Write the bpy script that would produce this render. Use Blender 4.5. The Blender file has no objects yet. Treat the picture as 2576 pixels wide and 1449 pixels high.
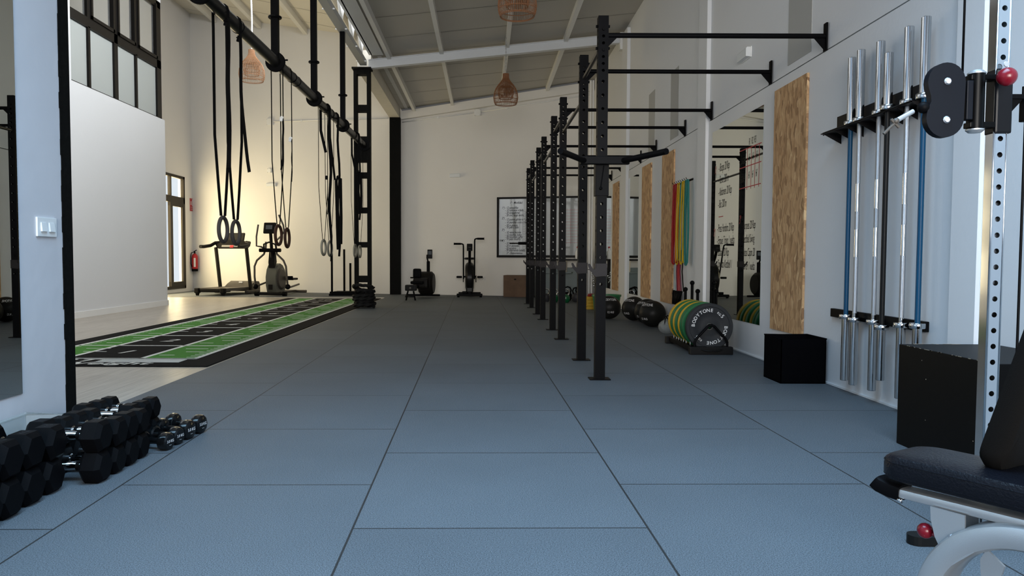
import bpy, bmesh, math, random
from mathutils import Vector, Matrix
random.seed(7)
PI = math.pi
S = bpy.context.scene
C = S.collection
R = math.radians

# ------------------------------------------------------------------ camera
cam_d = bpy.data.cameras.new('camera'); cam = bpy.data.objects.new('camera', cam_d); C.objects.link(cam)
pit, rol, CH = 0.0470, 0.0034, 0.9129
fw = Vector((0, math.cos(pit), -math.sin(pit))); r0 = Vector((1, 0, 0)); u0 = r0.cross(fw)
rr = r0*math.cos(rol)+u0*math.sin(rol); uu = -r0*math.sin(rol)+u0*math.cos(rol)
M = Matrix.Identity(4)
for i in range(3):
    M[i][0] = rr[i]; M[i][1] = uu[i]; M[i][2] = -fw[i]
M[2][3] = CH
cam.matrix_world = M
cam_d.sensor_width = 36; cam_d.lens = 1922.3/2576*36
cam_d.shift_x = (1288-1218.4)/2576; cam_d.shift_y = (739.65-724.5)/2576
cam_d.clip_start = 0.05; cam_d.clip_end = 200
S.camera = cam
S.view_settings.view_transform = 'Standard'; S.view_settings.look = 'None'
S.view_settings.gamma = 1; S.view_settings.exposure = 0.0
try: S.view_settings.use_curve_mapping = False
except Exception: pass
try:
    S.cycles.max_bounces = 10; S.cycles.diffuse_bounces = 5; S.cycles.glossy_bounces = 5
    S.cycles.transmission_bounces = 8; S.cycles.transparent_max_bounces = 10
    S.cycles.sample_clamp_indirect = 6; S.cycles.caustics_reflective = False; S.cycles.caustics_refractive = False
except Exception: pass
# ------------------------------------------------------------------ world, daylight through the windows, added fill lamps
w = bpy.data.worlds.new('world'); S.world = w; w.use_nodes = True
wb_ = w.node_tree.nodes['Background']; wb_.inputs[0].default_value = (0.80, 0.88, 1, 1); wb_.inputs[1].default_value = 1.0
def area(name, loc, rot, sx, sy, power, col, spread=180):
    l = bpy.data.lights.new(name, 'AREA'); l.shape = 'RECTANGLE'; l.size = sx; l.size_y = sy
    l.energy = power; l.color = col; l.spread = R(spread)
    o = bpy.data.objects.new(name, l); C.objects.link(o); o.location = loc; o.rotation_euler = rot
    return o
# open front of the gym behind the camera (cool sky light)
area('daylight_front_opening', (0.2, -3.45, 1.75), (R(90), 0, 0), 4.2, 2.9, 110, (0.80, 0.87, 1.0))
area('far_wall_fill', (0.2, -3.44, 1.9), (R(90), 0, 0), 4.0, 2.6, 76, (1.0, 0.94, 0.86), 55)  # added fill lamp with narrow spread to brighten the far wall, no sun
# added blue fill above the camera for the near floor, no real source
area('near_floor_fill', (0.2, 1.5, 4.5), (0, 0, 0), 3.6, 2.2, 245, (0.42, 0.70, 1.0), 130)
# glazed door in the far left wall (low warm sun)
area('daylight_side_door', (-8.15, 19.2, 1.6), (0, R(-90), 0), 2.9, 3.6, 360, (1.0, 0.79, 0.44))
# clerestory between the two roofs
area('daylight_clerestory', (-2.02, 8.2, 5.65), (0, R(75), 0), 1.3, 12.0, 520, (0.93, 0.96, 1.0))
# side windows of the hall behind the camera
area('daylight_side_window', (2.45, -1.2, 1.9), (0, R(90), 0), 1.8, 2.6, 25, (0.72, 0.85, 1.0))

# ------------------------------------------------------------------ materials
MT = {}
def nodes(m):
    m.use_nodes = True; nt = m.node_tree; return nt, nt.nodes['Principled BSDF']
def mat(name, col, rough=0.5, metal=0.0, spec=0.5, noise=0, ns=20, bump=0, bs=200, trans=0, alpha=1, coat=0, ior=1.45):
    if name in MT: return MT[name]
    if max(col) < 0.06 and spec == 0.5 and metal == 0: spec = 0.12
    m = bpy.data.materials.new(name); nt, b = nodes(m); N, L = nt.nodes, nt.links
    b.inputs['Base Color'].default_value = (*col, 1); b.inputs['Roughness'].default_value = rough
    b.inputs['Metallic'].default_value = metal; b.inputs['Specular IOR Level'].default_value = spec
    b.inputs['IOR'].default_value = ior
    b.inputs['Transmission Weight'].default_value = trans; b.inputs['Alpha'].default_value = alpha
    b.inputs['Coat Weight'].default_value = coat; b.inputs['Coat Roughness'].default_value = 0.05
    tc = N.new('ShaderNodeTexCoord')
    if noise:
        n = N.new('ShaderNodeTexNoise'); n.inputs['Scale'].default_value = ns; n.inputs['Detail'].default_value = 6
        L.new(tc.outputs['Object'], n.inputs['Vector'])
        mx = N.new('ShaderNodeMix'); mx.data_type = 'RGBA'
        mx.inputs[6].default_value = (*[max(0, c*(1-noise)) for c in col], 1); mx.inputs[7].default_value = (*[min(1, c*(1+noise)) for c in col], 1)
        L.new(n.outputs['Fac'], mx.inputs[0]); L.new(mx.outputs[2], b.inputs['Base Color'])
    if bump:
        n2 = N.new('ShaderNodeTexNoise'); n2.inputs['Scale'].default_value = bs; n2.inputs['Detail'].default_value = 4
        L.new(tc.outputs['Object'], n2.inputs['Vector'])
        bp = N.new('ShaderNodeBump'); bp.inputs['Strength'].default_value = bump; bp.inputs['Distance'].default_value = 0.01
        L.new(n2.outputs['Fac'], bp.inputs['Height']); L.new(bp.outputs['Normal'], b.inputs['Normal'])
    MT[name] = m; return m
def clearmat(name, col, op, rough=0.02):
    m = bpy.data.materials.new(name); m.use_nodes = True; nt = m.node_tree; N, L = nt.nodes, nt.links
    b = N['Principled BSDF']; b.inputs['Base Color'].default_value = (*col, 1); b.inputs['Roughness'].default_value = rough
    t = N.new('ShaderNodeBsdfTransparent'); t.inputs[0].default_value = (*col, 1); mx = N.new('ShaderNodeMixShader'); mx.inputs[0].default_value = op
    L.new(t.outputs[0], mx.inputs[1]); L.new(b.outputs[0], mx.inputs[2]); L.new(mx.outputs[0], N['Material Output'].inputs[0]); return m
glass = clearmat('window_glass', (0.96, 0.97, 0.96), 0.06)
plaster = mat('plaster_white', (0.74, 0.73, 0.72), 0.85, noise=0.03, ns=1.5, bump=0.25, bs=6)
plaster2 = mat('plaster_rough', (0.76, 0.74, 0.70), 0.9, noise=0.035, ns=1.2, bump=0.5, bs=5)
wallpaint = mat('wall_paint', (0.70, 0.71, 0.72), 0.7, noise=0.02, ns=1, bump=0.08, bs=40)
greypaint = mat('grey_paint', (0.40, 0.40, 0.38), 0.6)
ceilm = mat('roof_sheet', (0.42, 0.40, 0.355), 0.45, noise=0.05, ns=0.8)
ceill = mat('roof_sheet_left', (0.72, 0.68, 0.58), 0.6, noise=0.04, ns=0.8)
whitesteel = mat('white_steel', (0.72, 0.72, 0.70), 0.45)
blacksteel = mat('black_steel', (0.0035, 0.0035, 0.004), 0.42, spec=0.045, bump=0.05, bs=300)
blackpaint = mat('black_paint_rough', (0.005, 0.005, 0.0045), 0.7, spec=0.1, bump=0.6, bs=30)
rubber = mat('black_rubber', (0.0025, 0.0025, 0.003), 0.5, spec=0.07, bump=0.1, bs=400)
strapm = mat('strap_webbing', (0.005, 0.005, 0.005), 0.9, spec=0.05)
vinyl = mat('black_vinyl', (0.004, 0.0045, 0.005), 0.16, spec=0.42)
chrome = mat('chrome', (0.60, 0.61, 0.62), 0.10, 1.0)
chrome2 = mat('chrome_knurled', (0.50, 0.51, 0.53), 0.34, 1.0, bump=0.3, bs=900)
silver = mat('silver_paint', (0.50, 0.52, 0.53), 0.36, 0.75, bump=0.06, bs=500)
leather = mat('black_leather', (0.004, 0.0045, 0.007), 0.30, spec=0.22, bump=0.25, bs=180)
darkpad = mat('dark_pad', (0.006, 0.0055, 0.005), 0.8, spec=0.08, bump=0.1, bs=400)
bluebar = mat('blue_coating', (0.002, 0.05, 0.11), 0.4, spec=0.3)
mirror = mat('mirror_glass', (0.78, 0.82, 0.79), 0.0, 1.0)
darkalu = mat('dark_aluminium', (0.035, 0.03, 0.024), 0.5, 0.0, spec=0.1)
blackalu = mat('black_aluminium', (0.008, 0.007, 0.0065), 0.4, spec=0.2)
frost = mat('frosted_glass', (0.60, 0.64, 0.62), 0.6, trans=0.35)
wplastic = mat('white_plastic', (0.80, 0.80, 0.78), 0.4)
cplastic = clearmat('clear_plastic', (0.84, 0.86, 0.85), 0.20, 0.15)
ringm = mat('ring_grey', (0.055, 0.049, 0.045), 0.6, spec=.2)
ringw = mat('ring_brown', (0.045, 0.022, 0.014), 0.5)
ringl = mat('ring_pale', (0.22, 0.21, 0.17), 0.55)
redp = mat('red_plastic', (0.16, 0.004, 0.012), 0.25)
redm = mat('red_paint', (0.42, 0.015, 0.02), 0.35)
wmark = mat('white_marking', (0.72, 0.72, 0.72), 0.6)
inkk = mat('black_ink', (0.01, 0.01, 0.01), 0.6); inkr = mat('red_ink', (0.45, 0.03, 0.04), 0.6)
boardm = mat('board_white', (0.50, 0.53, 0.55), 0.04, spec=1.0, coat=1.0, ior=1.9)
boxblack = mat('black_plywood', (0.003, 0.003, 0.003), 0.45, spec=0.08, noise=0.3, ns=30)
fabric = mat('black_fabric', (0.002, 0.002, 0.0025), 0.95, spec=0.03, bump=0.2, bs=300)
plyw = mat('brown_plywood', (0.13, 0.075, 0.042), 0.7, noise=0.35, ns=6)
green = mat('green_rubber', (0.010, 0.13, 0.04), 0.45); yellow = mat('yellow_rubber', (0.55, 0.33, 0.01), 0.5)
grey = mat('grey_rubber', (0.026, 0.028, 0.031), 0.5, spec=0.15)
bandr = mat('band_red', (0.35, 0.01, 0.012), 0.5); bandy = mat('band_yellow', (0.62, 0.42, 0.01), 0.5)
bandt = mat('band_teal', (0.02, 0.19, 0.17), 0.5); bandm = mat('band_maroon', (0.13, 0.01, 0.03), 0.5)
wicker = mat('wicker', (0.22, 0.095, 0.04), 0.65, noise=0.3, ns=30); wickerl = mat('wicker_pale', (0.38, 0.20, 0.10), 0.65)
turfw = mat('turf_white', (0.72, 0.73, 0.70), 0.9, bump=0.6, bs=250)
turfg = mat('turf_green', (0.05, 0.22, 0.02), 0.9, noise=0.35, ns=60, bump=0.8, bs=250)
turfk = mat('turf_black', (0.012, 0.011, 0.011), 0.95, spec=0.1, noise=0.5, ns=150, bump=0.8, bs=250)
greymach = mat('machine_grey', (0.10, 0.10, 0.08), 0.45); darkmach = mat('machine_dark', (0.010, 0.009, 0.008), 0.45)
midmach = mat('machine_mid', (0.062, 0.052, 0.042), 0.45)
screenm = mat('screen', (0.10, 0.11, 0.12), 0.1); greyboard = mat('grey_board', (0.20, 0.24, 0.24), 0.5)
kgreen = mat('kettle_green', (0.005, 0.10, 0.035), 0.25); kred = mat('kettle_red', (0.20, 0.01, 0.012), 0.3)
cordm = mat('white_cord', (0.75, 0.74, 0.70), 0.5); alu = mat('alu_trim', (0.75, 0.72, 0.65), 0.3, 0.8)
orange = mat('orange_band', (0.75, 0.10, 0.02), 0.5); blueb = mat('blue_band', (0.02, 0.09, 0.28), 0.5)

def osb():
    m = bpy.data.materials.new('osb_board'); nt, b = nodes(m); N, L = nt.nodes, nt.links
    tc = N.new('ShaderNodeTexCoord'); mp = N.new('ShaderNodeMapping'); mp.inputs['Scale'].default_value = (1, 42, 12)
    mp.inputs['Rotation'].default_value = (0.12, 0, 0)
    n0 = N.new('ShaderNodeTexNoise'); n0.inputs['Scale'].default_value = 7; L.new(tc.outputs['Object'], n0.inputs['Vector'])
    vm = N.new('ShaderNodeVectorMath'); vm.operation = 'MULTIPLY_ADD'; vm.inputs[1].default_value = (0.12,)*3
    L.new(n0.outputs['Color'], vm.inputs[0]); L.new(tc.outputs['Object'], vm.inputs[2]); L.new(vm.outputs[0], mp.inputs['Vector'])
    v = N.new('ShaderNodeTexVoronoi'); v.inputs['Scale'].default_value = 1.0; v.inputs['Randomness'].default_value = 1
    L.new(mp.outputs[0], v.inputs['Vector'])
    cr = N.new('ShaderNodeValToRGB'); e = cr.color_ramp.elements
    e[0].position = 0; e[0].color = (0.20, 0.10, 0.04, 1); e[1].position = 1; e[1].color = (0.70, 0.48, 0.26, 1)
    for p_, c_ in ((0.15, (0.31, 0.17, 0.075, 1)), (0.5, (0.48, 0.28, 0.13, 1)), (0.8, (0.57, 0.36, 0.18, 1))):
        k = e.new(p_); k.color = c_
    L.new(v.outputs['Color'], cr.inputs[0])
    n2 = N.new('ShaderNodeTexNoise'); n2.inputs['Scale'].default_value = 1.0; n2.inputs['Detail'].default_value = 8
    mp2 = N.new('ShaderNodeMapping'); mp2.inputs['Scale'].default_value = (1, 90, 9); L.new(vm.outputs[0], mp2.inputs['Vector']); L.new(mp2.outputs[0], n2.inputs['Vector'])
    mx = N.new('ShaderNodeMix'); mx.data_type = 'RGBA'; mx.blend_type = 'OVERLAY'; mx.inputs[0].default_value = 0.55
    L.new(cr.outputs[0], mx.inputs[6]); L.new(n2.outputs['Fac'], mx.inputs[7]); L.new(mx.outputs[2], b.inputs['Base Color'])
    b.inputs['Roughness'].default_value = 0.7
    bp = N.new('ShaderNodeBump'); bp.inputs['Strength'].default_value = 0.4; bp.inputs['Distance'].default_value = 0.004
    L.new(v.outputs['Distance'], bp.inputs['Height']); L.new(bp.outputs[0], b.inputs['Normal'])
    return m
osbm = osb()
def tilemat():
    m = bpy.data.materials.new('rubber_tiles'); nt, b = nodes(m); N, L = nt.nodes, nt.links
    tc = N.new('ShaderNodeTexCoord'); sp = N.new('ShaderNodeSeparateXYZ'); L.new(tc.outputs['Object'], sp.inputs[0])
    def ma(op, a, bb, c=None):
        n = N.new('ShaderNodeMath'); n.operation = op
        for i, x in enumerate((a, bb, c)):
            if x is None: continue
            if isinstance(x, (int, float)): n.inputs[i].default_value = x
            else: L.new(x, n.inputs[i])
        return n.outputs[0]
    xt = ma('MULTIPLY_ADD', sp.outputs[1], 0.0169, sp.outputs[0]); xt = ma('ADD', xt, 0.399+10)
    yt = ma('MULTIPLY_ADD', sp.outputs[0], -0.0169, sp.outputs[1]); yt = ma('ADD', yt, -3.045+20)
    cb = N.new('ShaderNodeCombineXYZ'); L.new(yt, cb.inputs[0]); L.new(xt, cb.inputs[1])
    br = N.new('ShaderNodeTexBrick'); L.new(cb.outputs[0], br.inputs['Vector']); br.offset = 0.5; br.offset_frequency = 2
    br.inputs['Scale'].default_value = 1; br.inputs['Brick Width'].default_value = 1; br.inputs['Row Height'].default_value = 1
    br.inputs['Mortar Size'].default_value = 0.0042; br.inputs['Mortar Smooth'].default_value = 0.2
    br.inputs['Color1'].default_value = (0.085, 0.097, 0.108, 1); br.inputs['Color2'].default_value = (0.098, 0.112, 0.124, 1)
    br.inputs['Mortar'].default_value = (0.02, 0.02, 0.02, 1)
    n = N.new('ShaderNodeTexNoise'); n.inputs['Scale'].default_value = 260; n.inputs['Detail'].default_value = 2; L.new(tc.outputs['Object'], n.inputs['Vector'])
    cr = N.new('ShaderNodeValToRGB'); cr.color_ramp.elements[0].position = 0.32; cr.color_ramp.elements[0].color = (0.45, 0.45, 0.45, 1)
    cr.color_ramp.elements[1].position = 0.70; cr.color_ramp.elements[1].color = (1.7, 1.7, 1.7, 1); L.new(n.outputs['Fac'], cr.inputs[0])
    n3 = N.new('ShaderNodeTexNoise'); n3.inputs['Scale'].default_value = 1.3; n3.inputs['Detail'].default_value = 5; L.new(tc.outputs['Object'], n3.inputs['Vector'])
    c3 = N.new('ShaderNodeValToRGB'); c3.color_ramp.elements[0].color = (0.82, 0.82, 0.82, 1); c3.color_ramp.elements[1].color = (1.15, 1.15, 1.15, 1); L.new(n3.outputs['Fac'], c3.inputs[0])
    mx = N.new('ShaderNodeMix'); mx.data_type = 'RGBA'; mx.blend_type = 'MULTIPLY'; mx.inputs[0].default_value = 1
    L.new(br.outputs['Color'], mx.inputs[6]); L.new(cr.outputs[0], mx.inputs[7])
    m2 = N.new('ShaderNodeMix'); m2.data_type = 'RGBA'; m2.blend_type = 'MULTIPLY'; m2.inputs[0].default_value = 1
    L.new(mx.outputs[2], m2.inputs[6]); L.new(c3.outputs[0], m2.inputs[7]); L.new(m2.outputs[2], b.inputs['Base Color'])
    b.inputs['Roughness'].default_value = 0.62; b.inputs['Specular IOR Level'].default_value = 0.35
    bp = N.new('ShaderNodeBump'); bp.inputs['Strength'].default_value = 0.35; bp.inputs['Distance'].default_value = 0.003
    L.new(n.outputs['Fac'], bp.inputs['Height']); L.new(bp.outputs[0], b.inputs['Normal'])
    return m
tiles = tilemat()
def woodmat():
    m = bpy.data.materials.new('pale_wood_floor'); nt, b = nodes(m); N, L = nt.nodes, nt.links
    tc = N.new('ShaderNodeTexCoord'); mp = N.new('ShaderNodeMapping'); mp.inputs['Rotation'].default_value = (0, 0, R(90))
    L.new(tc.outputs['Object'], mp.inputs[0])
    br = N.new('ShaderNodeTexBrick'); L.new(mp.outputs[0], br.inputs['Vector']); br.inputs['Scale'].default_value = 1
    br.inputs['Brick Width'].default_value = 1.3; br.inputs['Row Height'].default_value = 0.19; br.inputs['Mortar Size'].default_value = 0.0015
    br.inputs['Color1'].default_value = (0.40, 0.36, 0.31, 1); br.inputs['Color2'].default_value = (0.46, 0.42, 0.365, 1); br.inputs['Mortar'].default_value = (0.26, 0.23, 0.20, 1)
    m2 = N.new('ShaderNodeMapping'); m2.inputs['Scale'].default_value = (26, 1.2, 1); L.new(tc.outputs['Object'], m2.inputs[0])
    n = N.new('ShaderNodeTexNoise'); n.inputs['Scale'].default_value = 1.6; n.inputs['Detail'].default_value = 8; n.inputs['Distortion'].default_value = 1; L.new(m2.outputs[0], n.inputs['Vector'])
    cr = N.new('ShaderNodeValToRGB'); cr.color_ramp.elements[0].position = 0.3; cr.color_ramp.elements[0].color = (0.72, 0.71, 0.70, 1)
    cr.color_ramp.elements[1].position = 0.7; cr.color_ramp.elements[1].color = (1.08, 1.08, 1.08, 1); L.new(n.outputs['Fac'], cr.inputs[0])
    mx = N.new('ShaderNodeMix'); mx.data_type = 'RGBA'; mx.blend_type = 'MULTIPLY'; mx.inputs[0].default_value = 1
    L.new(br.outputs['Color'], mx.inputs[6]); L.new(cr.outputs[0], mx.inputs[7]); L.new(mx.outputs[2], b.inputs['Base Color'])
    b.inputs['Roughness'].default_value = 0.36
    bp = N.new('ShaderNodeBump'); bp.inputs['Strength'].default_value = 0.15; bp.inputs['Distance'].default_value = 0.004
    L.new(n.outputs['Fac'], bp.inputs['Height']); L.new(bp.outputs[0], b.inputs['Normal'])
    return m
wood = woodmat()

# ------------------------------------------------------------------ mesh helpers
_gl = {}
def glyph(s, shear=0.0, res=3, bold=0.0):
    k = (s, shear, res, bold)
    if k not in _gl:
        c = bpy.data.curves.new('t', 'FONT'); c.body = s; c.size = 1; c.resolution_u = res; c.shear = shear; c.offset = bold
        c.fill_mode = 'FRONT'
        o = bpy.data.objects.new('t', c); C.objects.link(o)
        bpy.context.view_layer.update()
        me = bpy.data.meshes.new_from_object(o.evaluated_get(bpy.context.evaluated_depsgraph_get()))
        vs = [v.co.copy() for v in me.vertices]; fs = [list(p.vertices) for p in me.polygons]
        bpy.data.objects.remove(o); bpy.data.curves.remove(c); bpy.data.meshes.remove(me)
        _gl[k] = (vs, fs)
    return _gl[k]
def frame(d, up=None):
    d = Vector(d).normalized(); up = Vector(up) if up is not None else (Vector((0, 0, 1)) if abs(d.z) < 0.95 else Vector((1, 0, 0)))
    x = up.cross(d)
    if x.length < 1e-6: x = Vector((1, 0, 0)).cross(d)
    x.normalize(); y = d.cross(x); return x, y, d
class MB:
    def __init__(s): s.bm = bmesh.new(); s.mi = 0; s.sm = False
    def face(s, vs, sm=None):
        try: f = s.bm.faces.new(vs)
        except ValueError: return None
        f.material_index = s.mi; f.smooth = s.sm if sm is None else sm; return f
    def box(s, c, size, rot=None, bev=0):
        hx, hy, hz = [q/2 for q in size]; c = Vector(c); m = rot if rot is not None else Matrix.Identity(3)
        if isinstance(m, (int, float)): m = Matrix.Rotation(m, 3, 'Z')
        if bev <= 0:
            v = [s.bm.verts.new(c + m @ Vector((a*hx, b*hy, d*hz))) for d in (-1, 1) for b in (-1, 1) for a in (-1, 1)]
            for q in ((0, 2, 3, 1), (4, 5, 7, 6), (0, 1, 5, 4), (2, 6, 7, 3), (0, 4, 6, 2), (1, 3, 7, 5)): s.face([v[i] for i in q], False)
        else:
            b = min(bev, hx*.98, hy*.98, hz*.98); t = bmesh.new(); bmesh.ops.create_cube(t, size=1)
            for v in t.verts: v.co = Vector((v.co.x*2*hx, v.co.y*2*hy, v.co.z*2*hz))
            bmesh.ops.bevel(t, geom=t.edges[:], offset=b, segments=2, affect='EDGES', profile=0.6)
            s.merge(t, Matrix.Translation(c) @ m.to_4x4()); t.free()
        return s
    def bb(s, a, b, bev=0):
        return s.box([(a[i]+b[i])/2 for i in range(3)], [abs(b[i]-a[i]) for i in range(3)], None, bev)
    def merge(s, t, mx, sm=None):
        vm = {v: s.bm.verts.new(mx @ v.co) for v in t.verts}
        for f in t.faces: s.face([vm[v] for v in f.verts], f.smooth if sm is None else sm)
    def cyl(s, a, b, r, n=16, r2=None, cap=True):
        a, b = Vector(a), Vector(b); x, y, d = frame(b-a); r2 = r if r2 is None else r2
        A = [s.bm.verts.new(a+(x*math.cos(2*PI*i/n)+y*math.sin(2*PI*i/n))*r) for i in range(n)]
        B = [s.bm.verts.new(b+(x*math.cos(2*PI*i/n)+y*math.sin(2*PI*i/n))*r2) for i in range(n)]
        for i in range(n): s.face([A[i], A[(i+1) % n], B[(i+1) % n], B[i]], True)
        if cap: s.face(A[::-1], False); s.face(B, False)
        return s
    def tube(s, pts, r, n=8, closed=False, lobes=0, twist=0, rs=None, cap=True):
        pts = [Vector(p) for p in pts]; m = len(pts); rings = []; up = None
        for i, p in enumerate(pts):
            if closed: d = pts[(i+1) % m]-pts[i-1]
            else: d = pts[min(i+1, m-1)]-pts[max(i-1, 0)]
            if d.length < 1e-9: d = Vector((0, 0, 1))
            d.normalize()
            if up is None: x, y, _ = frame(d)
            else:
                x = up - d*up.dot(d)
                if x.length < 1e-5: x, y, _ = frame(d)
                x.normalize(); y = d.cross(x)
            up = x; ring = []; ri = rs[i] if rs else r
            for k in range(n):
                a = 2*PI*k/n; q = ri*(1+(0.22*math.cos(lobes*a+twist*i)if lobes else 0))
                ring.append(s.bm.verts.new(p+(x*math.cos(a)+y*math.sin(a))*q))
            rings.append(ring)
        for i in range(m if closed else m-1):
            A, B = rings[i], rings[(i+1) % m]
            for k in range(n): s.face([A[k], A[(k+1) % n], B[(k+1) % n], B[k]], True)
        if not closed and cap: s.face(rings[0][::-1], False); s.face(rings[-1], False)
        return s
    def lathe(s, prof, c=(0, 0, 0), ax=(0, 0, 1), n=24, sx=1, sm=True):
        c = Vector(c); x, y, d = frame(ax); rings = []
        for r, z in prof:
            if r < 1e-6: rings.append([s.bm.verts.new(c+d*z)])
            else: rings.append([s.bm.verts.new(c+(x*math.cos(2*PI*k/n)*sx+y*math.sin(2*PI*k/n))*r+d*z) for k in range(n)])
        for A, B in zip(rings, rings[1:]):
            for k in range(n):
                k2 = (k+1) % n
                if len(A) == 1 and len(B) == 1: continue
                if len(A) == 1: s.face([A[0], B[k2], B[k]], sm)
                elif len(B) == 1: s.face([A[k], A[k2], B[0]], sm)
                else: s.face([A[k], A[k2], B[k2], B[k]], sm)
        return s
    def ball(s, c, r, n=16, sc=(1, 1, 1)):
        t = bmesh.new(); bmesh.ops.create_uvsphere(t, u_segments=n, v_segments=max(8, n//2+2), radius=r)
        s.merge(t, Matrix.Translation(Vector(c)) @ Matrix.Diagonal((*sc, 1)), True); t.free(); return s
    def torus(s, c, R_, r, ax=(0, 0, 1), n=32, k=10, sx=1, sy=1):
        x, y, d = frame(ax); c = Vector(c)
        return s.tube([c+x*math.cos(2*PI*i/n)*R_*sx+y*math.sin(2*PI*i/n)*R_*sy for i in range(n)], r, k, True)
    def prism(s, poly, c, X, Y, depth, sm=False):
        # polygon in the plane spanned by X,Y at c, extruded along X x Y by depth (centred)
        c, X, Y = Vector(c), Vector(X), Vector(Y); Nn = X.cross(Y).normalized()
        A = [s.bm.verts.new(c+X*u+Y*v-Nn*depth/2) for u, v in poly]; B = [s.bm.verts.new(c+X*u+Y*v+Nn*depth/2) for u, v in poly]
        n = len(poly); s.face(A[::-1], False); s.face(B, False)
        for i in range(n): s.face([A[i], A[(i+1) % n], B[(i+1) % n], B[i]], sm)
        return s
    def ribbon(s, pts, w, wd=(1, 0, 0), t=0.0025, ws=None):
        pts = [Vector(p) for p in pts]; wd0 = Vector(wd); L = []
        for i, p in enumerate(pts):
            d = (pts[min(i+1, len(pts)-1)]-pts[max(i-1, 0)]).normalized(); x = wd0-d*wd0.dot(d); x.normalize(); nn = d.cross(x); h = (ws[i] if ws else w)/2
            L.append([s.bm.verts.new(p+x*a*h+nn*b*t/2) for a, b in ((-1, -1), (1, -1), (1, 1), (-1, 1))])
        for A, B in zip(L, L[1:]):
            for k in range(4): s.face([A[k], A[(k+1) % 4], B[(k+1) % 4], B[k]], False)
        s.face(L[0][::-1], False); s.face(L[-1], False); return s
    def text(s, txt, o, X, Y, size, shear=0, center=True, bold=0, fn=None):
        vs, fs = glyph(txt, shear, bold=bold)
        if not vs: return s
        if center:
            cx = (min(v.x for v in vs)+max(v.x for v in vs))/2; cy = (min(v.y for v in vs)+max(v.y for v in vs))/2
        else: cx = cy = 0
        o, X, Y = Vector(o), Vector(X), Vector(Y)
        V = []
        for v in vs:
            u_, v_ = (v.x-cx)*size, (v.y-cy)*size
            V.append(s.bm.verts.new(fn(u_, v_) if fn else o+X*u_+Y*v_))
        for f in fs: s.face([V[i] for i in f], False)
        return s
    def build(s, name, mats, parent=None, loc=None, rz=0, tidy=True):
        if tidy: bmesh.ops.recalc_face_normals(s.bm, faces=s.bm.faces[:])
        for e in s.bm.edges:
            if len(e.link_faces) == 2 and e.calc_face_angle(0) > 0.62: e.smooth = False
        me = bpy.data.meshes.new(name); s.bm.to_mesh(me); s.bm.free()
        for m in (mats if isinstance(mats, (list, tuple)) else [mats]): me.materials.append(m)
        o = bpy.data.objects.new(name, me); C.objects.link(o)
        if parent: o.parent = parent
        if loc is not None: o.location = loc
        if rz: o.rotation_euler = (0, 0, rz)
        return o
def thing(name, label, cat, loc=(0, 0, 0), rz=0, group=None):
    o = bpy.data.objects.new(name, None); C.objects.link(o); o.empty_display_size = 0.1
    o.location = loc; o.rotation_euler = (0, 0, rz); return tag(o, label, cat, group)
def tag(o, label, cat, group=None, kind=None):
    o['label'] = label; o['category'] = cat
    if group: o['group'] = group
    if kind: o['kind'] = kind
    return o
def struct(name, mb, m, **k):
    o = mb.build(name, m, **k); o['kind'] = 'structure'; return o
def dup(root, loc, rz=None, label=None, group=None):
    r = root.copy(); C.objects.link(r); r.location = loc
    if rz is not None: r.rotation_euler = (0, 0, rz)
    if label: r['label'] = label
    if group: r['group'] = group
    for ch in list(root.children):
        c = ch.copy(); C.objects.link(c); c.parent = r
        for g in list(ch.children):
            d = g.copy(); C.objects.link(d); d.parent = c
    return r
def wall_quad(mb, pts):
    mb.face([mb.bm.verts.new(Vector(p)) for p in pts])
ORD = ['nearest', 'second', 'third', 'fourth', 'fifth', 'sixth', 'seventh', 'eighth', 'ninth', 'tenth', 'eleventh', 'twelfth', 'thirteenth']
FWA = -math.atan(0.265)                        # the far wall runs askew
def fwy(x): return 18.65-0.265*x
FD = Vector((math.cos(FWA), math.sin(FWA), 0)); FN = Vector((math.sin(FWA), -math.cos(FWA), 0))   # along wall, into the room
LX = -2.2; RW = 2.53; LW = -7.9
def zr(x): return 4.80+0.10*x                  # right roof underside
def zl(x): return 6.60-0.195*(x+3.73)          # left roof underside

# ------------------------------------------------------------------ room shell
m = MB(); m.bb((-2.28, -3.6, -0.1), (RW+0.1, 19.6, 0)); m.bb((-8.1, 17.38, -0.1), (-2.28, 21.2, 0))
struct('floor', m, tiles)
m = MB(); m.bb((-8.1, 2.5, -0.1), (-2.28, 17.38, 0.0)); struct('floor_wood', m, wood)
m = MB(); m.bb((-7.9, 17.37, 0.0), (-2.28, 17.40, 0.006)); struct('trim_1', m, alu)
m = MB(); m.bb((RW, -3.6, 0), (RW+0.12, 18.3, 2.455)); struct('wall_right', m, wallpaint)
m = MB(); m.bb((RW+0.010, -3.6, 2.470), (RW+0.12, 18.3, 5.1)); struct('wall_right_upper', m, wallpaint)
m = MB(); m.bb((RW+0.02, -3.6, 2.40), (RW+0.10, 18.2, 2.52)); struct('trim_18', m, mat('groove_shade', (0.10, 0.10, 0.10), 0.8))  # dark strip in the wall gap; the shadow line is put into its colour
m = MB(); m.bb((RW-0.012, -3.6, 0), (RW, 17.9, 0.012)); struct('baseboard_right', m, wallpaint)
for k, (a, b, x) in enumerate(((8.72, 9.05, 2.495), (13.55, 14.05, 2.485), (3.90, 4.12, 2.507))):
    m = MB(); m.bb((x, a, 0), (RW+0.02, b, 4.95)); struct('trim_%d' % (k+2), m, wallpaint)
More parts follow.
